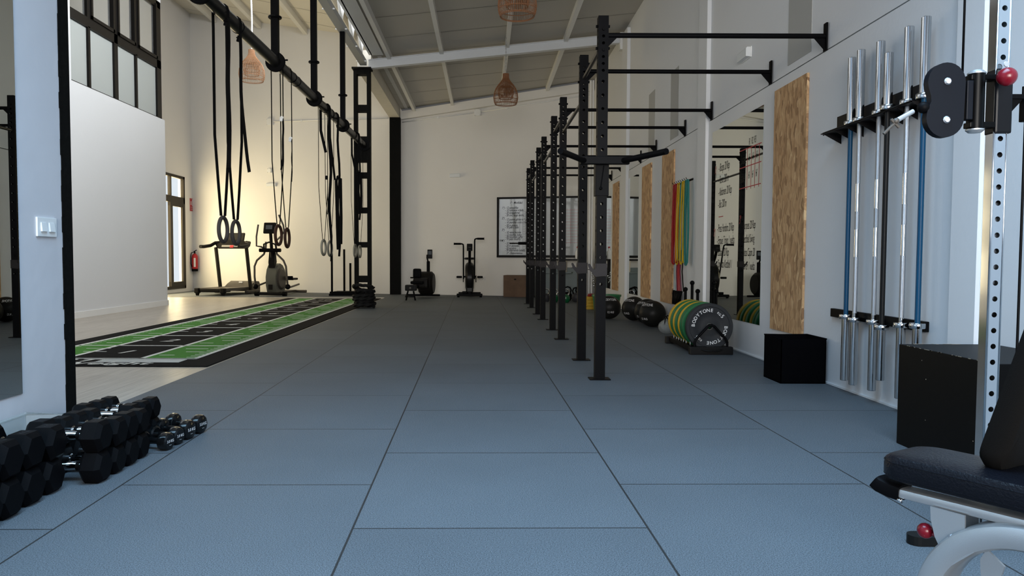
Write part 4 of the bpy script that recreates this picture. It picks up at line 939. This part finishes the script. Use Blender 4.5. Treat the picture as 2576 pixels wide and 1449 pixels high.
m = MB(); m.box((.0, -.02, 1.60), (.30, .06, .27), Matrix.Rotation(R(-14), 3, 'X'), .03); m.build('console', darkmach, el)
m = MB(); m.box((.0, -.062, 1.62), (.16, .006, .10), Matrix.Rotation(R(-14), 3, 'X')); m.build('screen', screenm, el)
m = MB(); m.cyl((-.25, -.04, 1.08), (.27, -.04, 1.08), .045, 14); m.build('grip_bar', rubber, el)
m = MB(); m.tube([(-.16, 0, 1.08), (-.14, -.05, 1.22), (.0, -.07, 1.27), (.14, -.05, 1.22), (.16, 0, 1.08)], .02, 10); m.build('inner_handle', darkmach, el)
for s in (-1, 1):
    m = MB(); m.tube([(s*.40, .05, .24), (s*.40, .0, .45), (s*.39, -.02, .70), (s*.33, -.02, .84), (s*.16, 0, .99), (s*.13, .03, 1.12), (s*.12, .03, 1.28)], .024, 10)
    up_ = 1 if s > 0 else 0
    m.tube([(s*.12, .03, 1.25), (s*.20, -.06, 1.33), (s*.33, -.12, 1.42), (s*.41, -.16, 1.52), (s*.40, -.18, 1.66), (s*.30, -.20, 1.90)] if s > 0 else [(s*.12, .03, 1.10), (s*.20, -.06, 1.16), (s*.30, -.10, 1.18), (s*.29, -.12, 1.40), (s*.24, -.12, 1.68)], .021, 10)
    m.build('moving_arm', midmach, el)
    m = MB(); m.ball((s*.40, .05, .22), .065, 14); m.build('pivot', rubber, el)
    m = MB(); m.tube([(s*.40, .05, .22), (s*.24, .5, .34 if s < 0 else .18), (s*.20, 1.25, .24)], .024, 8); m.build('pedal_arm', midmach, el)
    m = MB(); m.bb((s*.22-.07, .62, .36 if s > 0 else .50), (s*.22+.07, .98, .41 if s > 0 else .55), .02); m.prism([(-.1, 0), (.1, 0), (.08, .10), (-.08, .10)], (s*.22, .60, .36 if s > 0 else .50), (1, 0, 0), (0, 0, 1), .03); m.build('foot_pedal', rubber, el)
m = MB(); m.bb((-.04, .5, .03), (.04, 1.5, .09), .01); m.cyl((-.3, 1.5, .05), (.3, 1.5, .05), .035, 12); m.build('rear_frame', midmach, el)

# ------------------------------------------------------------------ air bike
bk = thing('air_bike', 'black fan exercise bike by the middle of the far wall', 'exercise bike', (-.345, 17.80, 0), R(1))
for y in (-.03, .78):
    m = MB(); m.bb((-.30 if y < 0 else -.27, y-.04, .025), (.30 if y < 0 else .27, y+.04, .085), .012); m.build('stabiliser', blacksteel, bk)
    for s in (-1, 1):
        m = MB(); m.cyl((s*.26, y, 0), (s*.26, y, .026), .03, 10); m.build('foot_pad', rubber, bk)
m = MB(); m.bb((-.035, 0, .07), (.035, .8, .13), .01); m.bb((-.17, -.05, .085), (-.06, .02, .14), .01); m.build('frame', blacksteel, bk)
m = MB(); m.lathe([(0, -.092), (.30, -.092), (.33, -.085), (.36, -.05), (.36, .05), (.33, .085), (.30, .092), (0, .092)], (0, .32, .45), (1, 0, 0), 40); m.build('fan_cage', mat('cage_black', (.010, .010, .010), .3), bk)
m = MB(); m.bb((-.085, .05, .10), (.085, .62, .42), .03); m.build('lower_shroud', mat('cage_black', (.010, .010, .010), .3), bk)
m = MB()
for r in (.10, .16, .22, .28):
    for s in (-1, 1): m.torus((s*.098, .32, .47), r, .004, (1, 0, 0), 32, 5)
m.build('guard_rings', blacksteel, bk)
m = MB(); m.tube([(0, .25, .80), (0, .10, .95), (0, -.02, 1.12)], .032, 12); m.build('mast', blacksteel, bk)
m = MB(); m.box((0, -.05, 1.16), (.13, .05, .17), Matrix.Rotation(R(-15), 3, 'X'), .015); m.build('console', mat('console_black', (.008, .008, .008), .4), bk)
m = MB(); m.bb((-.03, -.082, 1.16), (.03, -.078, 1.165)); m.build('logo', greymach, bk)
m = MB(); m.cyl((0, .68, .12), (0, .78, .86), .03, 12); m.build('seat_post', blacksteel, bk)
m = MB(); m.lathe([(0, -.03), (.12, -.025), (.14, 0), (.12, .025), (0, .03)], (0, .72, .90), (0, 0, 1), 24, 1.0); m.build('saddle', leather, bk)
for s, zt, xx in ((-1, 1.24, -.145), (1, 1.36, .115)):
    m = MB(); m.tube([(xx, .30, .42), (xx, .20, .60), (xx+s*.0, -.06, zt-.06), (xx+s*.005, -.08, zt-.015), (xx+s*.035, -.09, zt), (xx+s*.06, -.09, zt), (xx+s*.21, -.09, zt)], .017, 10); a_ = m.build('moving_arm', blacksteel, bk)
    m = MB(); m.cyl((xx+s*.06, -.09, zt), (xx+s*.215, -.09, zt), .023, 12); m.lathe([(.023, 0), (.03, .005), (.03, .012), (0, .012)], (xx+s*.21, -.09, zt), (s, 0, 0), 12); m.build('grip', rubber, a_)
    m = MB(); m.cyl((s*.09, .32, .47), (s*.16, .32, .47), .02, 10); m.bb((s*.15-.01, .30, .34), (s*.15+.01, .33, .50)); m.build('crank', blacksteel, bk)
    m = MB(); m.box((s*.245, .24, .465), (.13, .09, .05), None, .012); m.build('pedal', rubber, bk)

# ------------------------------------------------------------------ rowing machine
rw = thing('rowing_machine', 'black air rower with monitor left of the exercise bike', 'rowing machine', (-1.58, 16.38, 0), R(-6))
for s in (-1, 1):
    m = MB(); m.cyl((s*.06, 0, .20), (s*.10, 0, .0), .017, 10); m.build('tail_leg', blacksteel, rw)
m = MB(); m.cyl((-.085, 0, .08), (.085, 0, .08), .012, 8); m.build('brace', blacksteel, rw)
m = MB(); m.box((0, .03, .27), (.24, .16, .13), None, .025); m.build('tail_box', mat('tail_black', (.012, .012, .012), .45), rw)
m = MB(); m.lathe([(0, -.002), (.02, -.002), (.022, .003)], (0, -.053, .27), (0, -1, 0), 16); m.build('round_logo', greymach, rw)
m = MB(); m.bb((-.03, .1, .24), (.03, 1.35, .30), .008); m.build('rail', blacksteel, rw)
m = MB(); m.box((.0, .75, .36), (.28, .26, .07), None, .03); m.build('seat', rubber, rw)
m = MB(); m.lathe([(0, -.17), (.22, -.17), (.27, -.12), (.27, .12), (.22, .17), (0, .17)], (.12, 1.25, .33), (1, 0, 0), 36); m.box((.05, 1.05, .34), (.34, .5, .24), None, .05); m.build('fan_housing', darkmach, rw)
m = MB(); m.box((-.05, .98, .56), (.18, .14, .22), None, .04); m.build('foot_rest', rubber, rw)
m = MB(); m.cyl((-.22, 1.05, .46), (.26, 1.05, .46), .018, 10); m.build('pull_handle', rubber, rw)
m = MB(); m.box((.14, 1.35, .70), (.075, .06, .28), None, .02); m.tube([(.14, 1.35, .8), (.12, 1.30, .92), (.13, 1.26, .98)], .018, 8); m.build('neck', blacksteel, rw)
m = MB(); m.box((.20, 1.22, 1.0), (.115, .03, .21), None, .01); m.build('monitor', mat('monitor_black', (.008, .008, .008), .4), rw)
m = MB(); m.bb((.16, 1.202, .99), (.24, 1.204, 1.07)); m.build('screen', screenm, rw)
m = MB(); m.bb((-.33, 1.28, .03), (.42, 1.34, .075), .01); m.bb((-.03, 1.2, .04), (.03, 1.5, .22), .01); m.build('front_foot', blacksteel, rw)
m = MB(); m.cyl((-.21, .9, .25), (-.30, .9, .02), .015, 8); m.cyl((-.13, .9, .25), (-.25, .9, .25), .03, 10); m.build('side_arm', blacksteel, rw)

# ------------------------------------------------------------------ dumbbells
def hexdb(hr, hw, hl, loc, rz, lab):
    t = thing('hex_dumbbell', lab, 'dumbbell', loc, rz, 'rubber hex dumbbells stacked by the left wall'); zc = hr*math.cos(PI/6)
    for s in (-1, 1):
        m = MB(); ang = [PI/3*k for k in range(6)]
        def rg(x, r): return [m.bm.verts.new((x, math.cos(a)*r, zc+math.sin(a)*r)) for a in ang]
        xs = s*hl/2; rings = [rg(xs, hr*.80), rg(xs+s*hw*.18, hr), rg(xs+s*hw*.80, hr), rg(xs+s*hw, hr*.74)]
        for A, B in zip(rings, rings[1:]):
            for k in range(6): m.face([A[k], A[(k+1) % 6], B[(k+1) % 6], B[k]], False)
        m.face(rings[0]); m.face(rings[-1])
        m.mi = 1; zt = zc+hr*math.cos(PI/6)+.0006; m.text('KG', (xs+s*hw*.5, 0, zt), (0, 1, 0), (-s, 0, 0), hr*.45); m.mi = 0
        m.build('head', [rubber, mat('embossed', (.035, .035, .037), .5)], t)
    m = MB(); r = .0168
    m.lathe([(.0215, 0), (.0215, hl*.10), (r, hl*.13), (r*.95, hl*.2), (r*1.12, hl*.35), (r*1.18, hl*.5), (r*1.12, hl*.65), (r*.95, hl*.8), (r, hl*.87), (.0215, hl*.9), (.0215, hl)], (-hl/2, 0, zc), (1, 0, 0), 20); m.build('handle', chrome, t)
    for x in (-hl*.3, hl*.3):
        m = MB(); m.lathe([(r*1.06, 0), (r*1.12, .001), (r*1.12, hl*.10), (r*1.06, hl*.105)], (x-hl*.05, 0, zc), (1, 0, 0), 18); m.build('grip_band', rubber, t)
    return t
cnt = [0]
rows_ = [(2.36, .077, .10, -1.80), (2.50, .077, .10, -1.80), (2.64, .077, .10, -1.81), (2.785, .076, .098, -1.815), (2.925, .074, .095, -1.815), (3.075, .071, .085, -1.69), (3.20, .067, .085, -1.69), (3.325, .066, .085, -1.69), (3.445, .063, .08, -1.69), (3.565, .063, .08, -1.778), (3.685, .061, .075, -1.778), (3.80, .060, .07, -1.775)]
for lay in (0, 1):
    for k, (y, hr, hw, xc) in enumerate(rows_):
        zz = 0.001 if lay == 0 else hr*2*math.cos(PI/6)+.002
        hexdb(hr, hw, .14, (xc+(0 if lay == 0 else random.uniform(-.008, .008)), y+(0 if lay == 0 else .005), zz), random.uniform(-.03, .03), 'black hex dumbbell in the %s layer, %s row from the camera' % (('lower', 'upper')[lay], ORD[k]))
def vdb(x, y, r, L_, txt, lab):
    t = thing('vinyl_dumbbell', lab, 'dumbbell', (x, y, 0), R(-13), 'small glossy dumbbells at the end of the stack')
    for s in (-1, 1):
        m = MB(); m.lathe([(0, -.026), (r*.78, -.026), (r*.96, -.020), (r, -.010), (r, .010), (r*.96, .020), (r*.78, .026), (0, .026)], (s*L_/2, 0, r*.93), (1, 0, 0), 8 if r > .05 else 10, 1.0)
        if s > 0:
            m.mi = 1; m.text(txt, (s*L_/2+.0268, 0, r), (0, 1, 0), (0, 0, 1), r*.42, bold=.01); m.bb((s*L_/2+.026, -.008, r*.55), (s*L_/2+.0266, .008, r*.57)); m.mi = 0
        m.build('head', [vinyl, wmark], t)
    m = MB(); m.cyl((-L_/2, 0, r*.93), (L_/2, 0, r*.93), .0155, 14); m.build('handle', vinyl, t)
vdb(-1.572, 3.60, .043, .13, '3.0 KG', 'small glossy dumbbell marked 3.0 nearest the camera'); vdb(-1.568, 3.71, .044, .13, '3.0 KG', 'small glossy dumbbell marked 3.0 behind the first')
vdb(-1.565, 3.82, .050, .15, '5.0 KG', 'glossy dumbbell marked 5.0 in front of the last'); vdb(-1.555, 3.95, .050, .15, '5.0 KG', 'glossy dumbbell marked 5.0 farthest from the camera')
cr = thing('storage_crate', 'clear plastic storage box behind the dumbbells', 'storage box', (-2.03, 3.26, 0))
m = MB(); sx, sy, H, tt = .13, .31, .172, .003
for a, b in (((-sx, -sy, 0), (sx, sy, tt)), ((-sx, -sy, 0), (-sx+tt, sy, H)), ((sx-tt, -sy, 0), (sx, sy, H)), ((-sx, -sy, 0), (sx, -sy+tt, H)), ((-sx, sy-tt, 0), (sx, sy, H))): m.bb(a, b)
m.build('tub', cplastic, cr)
m = MB(); m.tube([(-sx, -sy, H), (sx, -sy, H), (sx, sy, H), (-sx, sy, H)], .009, 8, True); m.build('rim', cplastic, cr)

# ------------------------------------------------------------------ fabric bin and black box
t = thing('fabric_bin', 'open black fabric bin on the floor by the right wall', 'storage bin', (2.34, 5.74, 0))
m = MB(); sx, sy, H, tt = .165, .17, .33, .006
for a, b in (((-sx, -sy, 0), (sx, sy, tt)), ((-sx, -sy, 0), (-sx+tt, sy, H)), ((sx-tt, -sy, 0), (sx, sy, H)), ((-sx, -sy, 0), (sx, -sy+tt, H)), ((-sx, sy-tt, 0), (sx, sy, H))): m.bb(a, b)
m.build('walls', fabric, t)
m = MB(); m.tube([(-sx, -sy, H), (sx, -sy, H), (sx, sy, H), (-sx, sy, H)], .005, 6, True); m.bb((-sx-.001, -sy-.002, H-.07), (sx, -sy, H-.066)); m.build('hem', fabric, t)
t = thing('jump_box', 'black painted wooden jump box with chipped edges near the bench', 'jump box', (2.29, 3.41, 0))
m = MB(); m.bb((-.235, -.36, 0), (.235, .36, .495), .004); m.build('box', boxblack, t)
m = MB()
for k in range(26):
    y = random.uniform(-.355, .355); L_ = random.uniform(.004, .03)
    m.box((-.2352, y, .4945), (.0015, L_*.8, .002))
for k in range(8): m.box((-.2353, random.uniform(-.33, .33), random.uniform(.05, .45)), (.0012, random.uniform(.002, .004), random.uniform(.002, .005)), Matrix.Rotation(random.random(), 3, 'X'))
for k in range(6): m.box((random.uniform(-.23, .1), .36-random.uniform(0, .02), .4956), (random.uniform(.01, .05), .002, .001))
m.build('chips', mat('raw_wood', (.30, .24, .17), .8), t)

# ------------------------------------------------------------------ barbells and their wall holder
bh = thing('barbell_holder', 'black two-level wall holder carrying the upright barbells', 'barbell rack', (RW, 4.95, 0))
m = MB(); m.bb((-.006, -.62, 1.80), (0, .58, 1.93)); m.bb((-.135, -.60, 1.800), (0, .55, 1.806))
for k in range(8):
    y = -.60+k*.16; m.prism([(0, 0), (-.13, 0), (0, -.07)], (0, y, 1.80), (1, 0, 0), (0, 0, 1), .005)
m.tube([(-.13, -.60, 1.803), (-.13, .52, 1.803), (-.10, .58, 1.803)], .007, 6)
m.build('upper_shelf', mat('holder_black', (.010, .009, .009), .45), bh)
m = MB(); m.bb((-.03, -.62, .50), (0, .56, .56), .004); m.build('lower_rail', blacksteel, bh)
def barbell(px, ptop, pbot, style, lab, x=None):
    x = x or (RW-.075); Y = x*1922.3/(px-1218.4); z1 = CH+(649.3-ptop)/1922.3*Y*1.002; z0 = max(.03, CH-(pbot-649.3)/1922.3*Y*1.0)
    t = thing('barbell', lab, 'barbell', (x, Y, z0), 0, 'barbells standing in the wall holder')
    sl_ = .42 if style != 'short' else .31; m = MB(); r = .0255; H = z1-z0
    zs = 1.81-z0   # upper collar rests on the shelf
    for a, b in ((zs+.03, H), (0, None)):
        mm = MB()
        if b is not None: mm.lathe([(0, a), (r, a), (r, b-.003), (r-.003, b), (0, b)], n=22)
        else:
            L_ = (.62-z0)+.03 if False else sl_; mm.lathe([(0, 0), (r-.003, 0), (r, .003), (r, L_), (0, L_)], n=22)
        s_ = mm.build('sleeve', chrome, t)
        c = MB(); zz = zs if b is not None else sl_
        c.lathe([(0, zz), (.040, zz), (.042, zz+.004), (.042, zz+.026), (.040, zz+.03), (0, zz+.03)], n=22); c.build('collar', chrome, s_)
    m = MB(); bm_ = {'blue': bluebar, 'short': mat('black_bar', (.01, .01, .01), .35), 'chrome': chrome2}[style]
    a, b = sl_+.03, zs
    if style == 'chrome':
        m.mi = 0; m.cyl((0, 0, a), (0, 0, b), .0140, 16)
        m.mi = 1; mid = (a+b)/2
        for q0, q1 in ((mid+.06, mid+.24), (mid-.24, mid-.06), (a, a+.03)): m.cyl((0, 0, q0), (0, 0, q1), .0143, 16)
        m.build('shaft', [chrome2, chrome], t)
    else: m.cyl((0, 0, a), (0, 0, b), .0150, 16); m.build('shaft', bm_, t)
barbell(2130, 150, 955, 'blue', 'blue-shafted barbell, farthest left in the wall holder')
barbell(2152, 131, 967, 'chrome', 'chrome barbell just right of the left blue one')
barbell(2200, 110, 981, 'chrome', 'chrome barbell third from the left in the holder')
barbell(2221, 138, 955, 'short', 'black-shafted shorter barbell fourth from the left', RW-.11)
barbell(2270, 74, 1001, 'chrome', 'chrome barbell fifth from the left, in front of the pulley handle')
barbell(2311, 50, 1010, 'blue', 'blue-shafted barbell nearest the pulley housing')

# ------------------------------------------------------------------ cable machine column
cm = thing('cable_machine', 'chrome adjustable cable column with pulley housing at the right edge', 'cable machine', (1.605, 2.42, 0))
m = MB(); h = .0205
def holes_plate(mb, Nn, T, h, zs, z0, z1, rh, ns=14):
    def P(u, z): return mb.bm.verts.new(Nn*h+T*u+Vector((0, 0, z)))
    z = z0; e = rh+.004
    for hz in zs:
        mb.face([P(-h, z), P(h, z), P(h, hz-e), P(-h, hz-e)], False)
        Cc = [(rh*math.cos(2*PI*k/ns), rh*math.sin(2*PI*k/ns)) for k in range(ns)]
        CV = [P(u, hz+v) for u, v in Cc]
        corners = [(h, e), (-h, e), (-h, -e), (h, -e)]; OV = [P(u, hz+v) for u, v in corners]
        # fans: right, top, left, bottom
        def seg(ci, ks):
            for a, b in zip(ks, ks[1:]): mb.face([OV[ci], CV[a % ns], CV[b % ns]], False)
        q = ns/4; idx = [round(q*i) for i in range(5)]
        for c_ in range(4): seg(c_, list(range(idx[c_], idx[c_+1]+1))[::-1])
        for c_ in range(4): mb.face([OV[c_], OV[(c_+1) % 4], CV[idx[c_+1] % ns]], False)
        z = hz+e
    mb.face([P(-h, z), P(h, z), P(h, z1), P(-h, z1)], False)
zsH = [.14+.05*k for k in range(38)]
holes_plate(m, Vector((0, -1, 0)), Vector((1, 0, 0)), h, zsH, .03, 2.12, .0085)
for s, a in ((1, 0), (-1, 0)):
    m.face([m.bm.verts.new(q) for q in ((s*h, -h, .03), (s*h, h, .03), (s*h, h, 2.12), (s*h, -h, 2.12))])
m.face([m.bm.verts.new(q) for q in ((-h, h, .03), (h, h, .03), (h, h, 2.12), (-h, h, 2.12))]); m.face([m.bm.verts.new(q) for q in ((-h, -h, 2.12), (h, -h, 2.12), (h, h, 2.12), (-h, h, 2.12))])
for s in (-1, 1): m.cyl((s*h*.94, -h*.94, .03), (s*h*.94, -h*.94, 2.12), .0035, 8)
m.build('guide_post', chrome, cm, tidy=False)
m = MB(); pf = [(-.21+.03*math.cos(a), .03*math.sin(a)) for a in [PI/2+PI*k/8 for k in range(9)]]+[(.12, -.03), (.12, .03)]
m.prism(pf, (0, 0, .015), (1, 0, 0), (0, 1, 0), .03); m.bb((-.04, -.05, .0), (.04, .05, .05), .004); m.build('base', mat('base_black', (.010, .010, .010), .45), cm)
cz = 1.405
m = MB(); m.bb((-.022, -.028, cz-.10), (.030, .026, cz+.10), .006); ca = m.build('carriage', mat('carriage_black', (.004, .004, .005), .35, spec=.2), cm)
m = MB(); m.ball((-.030, -.085, cz+.060), .028, 22); m.cyl((-.012, -.03, cz+.060), (-.026, -.07, cz+.060), .008, 10); m.build('red_knob', redp, ca)['label'] = 'dark red ball knob'
m = MB(); m.lathe([(0, .002), (.008, .002), (.009, 0)], (0, -.0365, cz+.075+.035), (0, -1, 0), 12); m.build('bolt', silver, ca)
m = MB(); m.cyl((-.074, -.01, cz-.085), (-.074, -.01, cz+.085), .0245, 26); m.bb((-.10, -.028, cz+.064), (-.02, .008, cz+.082), .003); m.bb((-.10, -.028, cz-.082), (-.02, .008, cz-.064), .003); m.build('swivel_tube', mat('swivel_black', (.002, .002, .002), .3, spec=.1), cm)
for s in (-1, 1): m = MB(); m.lathe([(0, .012), (.018, .011), (.026, .004), (.026, 0), (0, 0)], (-.074, -.01, cz+s*.085), (0, 0, s), 26); m.build('end_cap', silver, cm)
m = MB(); pf = []
for k in range(17): a = R(20)+R(200)*k/16; pf.append((-.018+.066*math.cos(a), .060+.062*math.sin(a)) if True else 0)
pf = [(-.018+.058*math.cos(R(q)), .053+.060*math.sin(R(q))) for q in range(0, 196, 13)]+[(-.066, .012), (-.064, -.006), (-.072, -.022)]+[(-.020+.058*math.cos(R(q)), -.055+.060*math.sin(R(q))) for q in range(168, 361, 13)]
m.prism(pf, (-.167, -.03, cz), (1, 0, 0), (0, 0, 1), .026, True); m.bb((-.12, -.04, cz-.06), (-.10, -.01, cz+.06), .003); ho = m.build('pulley_housing', mat('housing_black', (.004, .005, .008), .45, spec=.15), cm)
for dz in (.055, -.062): m = MB(); m.lathe([(0, .008), (.008, .007), (.0115, .003), (.0115, 0)], (-.184, -.0435, cz+dz), (0, -1, 0), 10); m.build('bolt', chrome2, ho)
m = MB(); m.ball((-.248, -.03, cz-.022), .018, 18); m.build('cable_stop', rubber, cm)
hd = thing('snap_handle', 'steel swivel clip hanging from the cable column', 'clip', (1.603, 2.42, 0))
m = MB(); m.cyl((-.278, -.03, cz-.034), (-.330, -.04, cz-.062), .0075, 12); m.build('swivel', silver, hd)
m = MB(); m.ball((-.335, -.04, cz-.066), .010, 10); m.tube([(-.335, -.04, cz-.07), (-.352, -.04, cz-.085), (-.372, -.04, cz-.105)], .0045, 8); m.cyl((-.325, -.04, cz-.085), (-.35, -.04, cz-.06), .005, 8); m.build('snap_hook', midmach, hd)
m = MB(); m.cyl((-.112, -.0, cz+.06), (-.112, -.0, 2.1), .0035, 8); m.build('upper_cable', rubber, cm)
m = MB(); m.bb((.03, -.01, cz+.01), (.12, .02, cz+.025), .002); m.prism([(0, 0), (.045, .0), (0, -.05)], (.034, 0, cz+.012), (1, 0, 0), (0, 0, 1), .01); m.bb((.075, -.015, cz-.06), (.105, .01, cz+.01), .003); m.cyl((.082, 0, cz+.02), (.082, 0, cz+.05), .005, 8); m.cyl((.09, 0, cz-.06), (.09, 0, .06), .004, 8); m.build('side_bracket_and_cable', blacksteel, cm)

# ------------------------------------------------------------------ weight bench
bn = thing('weight_bench', 'black padded adjustable bench with silver arched frame in the right corner', 'bench', (.985, 1.876, 0), 0)
du = Vector((.53, -.848, 0)).normalized(); dv = Vector((-du.y, du.x, 0))
def L3(u, v, z): return du*u+dv*v+Vector((0, 0, z))
Rb = Matrix((du, dv, Vector((0, 0, 1)))).transposed()
# seat pad: rounded outline swept with soft edges
def pad(mb, outline, z0, z1, frm, crown=.012):
    cx = sum(p[0] for p in outline)/len(outline); cy = sum(p[1] for p in outline)/len(outline)
    prof = [(.90, 0), (.975, .004), (1.0, .016), (1.0, (z1-z0)-.022), (.985, (z1-z0)-.008), (.94, (z1-z0)), (.80, (z1-z0)+crown*.45), (.5, (z1-z0)+crown*.85), (.2, (z1-z0)+crown)]
    rings = [[mb.bm.verts.new(frm(cx+(x-cx)*k, cy+(y-cy)*k, z0+z)) for x, y in outline] for k, z in prof]
    n = len(outline)
    for A, B in zip(rings, rings[1:]):
        for i in range(n): mb.face([A[i], A[(i+1) % n], B[(i+1) % n], B[i]], True)
    mb.face(rings[0][::-1], False); mb.face(rings[-1], True)
def rrect(x0, y0, x1, y1, r, n=7):
    o = []
    for cx, cy, a0 in ((x1-r, y1-r, 0), (x0+r, y1-r, 90), (x0+r, y0+r, 180), (x1-r, y0+r, 270)):
        for k in range(n): a = R(a0+90*k/(n-1)); o.append((cx+r*math.cos(a), cy+r*math.sin(a)))
    return o
m = MB(); pad(m, rrect(-.012, -.005, .46, .20, .055), .370, .430, L3, .008); sp_ = m.build('seat_pad', leather, bn)
m = MB(); ol = rrect(-.0115, -.0045, .4595, .1995, .055); m.tube([L3(x, y, .416) for x, y in ol], .0012, 5, True); m.tube([L3(x, y, .383) for x, y in ol], .0012, 5, True); m.build('piping', leather, sp_)
tl = R(74)
def L4(u, v, z):   # backrest frame: u along its length, z its thickness
    return L3(.185, 0, .438)+(du*math.cos(tl)+Vector((0, 0, 1))*math.sin(tl))*u+dv*v+(du*math.sin(tl)-Vector((0, 0, 1))*math.cos(tl))*z
m = MB(); pad(m, rrect(.0, .05, .72, .33, .05), 0, .06, L4, .004); m.build('backrest_pad', darkpad, bn)
def sweep(mb, P, w_, h_, side, n=None):
    side = Vector(side).normalized(); L_ = []; P = [Vector(p) for p in P]
    for i, p in enumerate(P):
        d = (P[min(i+1, len(P)-1)]-P[max(i-1, 0)]).normalized(); nn = side.cross(d).normalized(); ring = []
        for k in range(16):
            a = 2*PI*(k+.5)/16; c_, s_ = math.cos(a), math.sin(a); e = .45
            ring.append(mb.bm.verts.new(p+side*(w_/2*math.copysign(abs(c_)**e, c_))+nn*(h_/2*math.copysign(abs(s_)**e, s_))))
        L_.append(ring)
    for A, B in zip(L_, L_[1:]):
        for k in range(16): mb.face([A[k], A[(k+1) % 16], B[(k+1) % 16], B[k]], True)
    mb.face(L_[0][::-1], False); mb.face(L_[-1], False)
m = MB(); sweep(m, [L3(.035, .045, .338), L3(.60, .045, .346)], .055, .026, dv); m.build('seat_rail', silver, bn)
m = MB(); sweep(m, [L3(-.028, .045, .352), L3(-.018, .045, .345), L3(.01, .045, .339), L3(.038, .045, .337)], .062, .040, dv); m.build('rail_cap', rubber, bn)
for u in (.040, .285): m = MB(); m.cyl(L3(u, .02, .316), L3(u, .02, .326), .007, 8); m.build('hex_bolt', chrome, bn)
m = MB(); X_, Y_ = du, Vector((0, 0, 1))
for v in (.012, .075):
    m.prism([(.118, .330), (.195, .330), (.196, .30), (.205, .275), (.215, .255), (.19, .235), (.165, .205), (.150, .225), (.130, .262), (.120, .30)], L3(0, v, 0), X_, Y_, .005)
m.build('pivot_bracket', silver, bn)
m = MB(); m.lathe([(0, .006), (.005, .005), (.007, 0)], L3(.168, .009, .272), -dv, 12); m.build('bracket_bolt', chrome2, bn)
m = MB(); m.lathe([(0, .001), (.008, .001)], L3(.180, .009, .248), -dv, 14); m.build('bracket_hole', darkmach, bn)
m = MB(); m.ball(L3(.098, .03, .262), .0185, 20); m.cyl(L3(.105, .03, .260), L3(.135, .03, .256), .005, 8); m.build('pin_knob', redp, bn)['label'] = 'dark red ball knob'
m = MB(); cu, cz2, ra = .335, .095, .220
arc = [L3(.112, .045, .02)]+[L3(cu+ra*math.cos(a), .045, cz2+ra*math.sin(a)) for a in [R(180)-R(90)*k/20 for k in range(21)]]+[L3(.50, .045, cz2+ra), L3(.60, .045, cz2+ra+.01)]
sweep(m, arc, .10, .060, dv); m.build('arched_frame', silver, bn)
m = MB(); m.prism([(.150, .200), (.215, .262), (.222, .256), (.157, .192)], L3(0, .0435, 0), X_, Y_, .09); m.build('weld_plate', silver, bn)
m = MB(); m.cyl(L3(.112, -.10, .026), L3(.112, .19, .026), .026, 14); m.build('front_foot', silver, bn)
m = MB(); m.bb((0, 0, 0), (.001, .001, .001)); m.bm.clear(); m.cyl(L3(.55, -.14, .03), L3(.55, .23, .03), .03, 14); sweep(m, [L3(.55, .045, .05), L3(.55, .045, .32)], .06, .05, dv); m.build('rear_foot', silver, bn)
m = MB(); m.prism([(.225, .19), (.262, .195), (.272, .235), (.235, .262), (.222, .235)], L3(0, .03, 0), X_, Y_, .006); m.build('lock_plate', silver, bn)
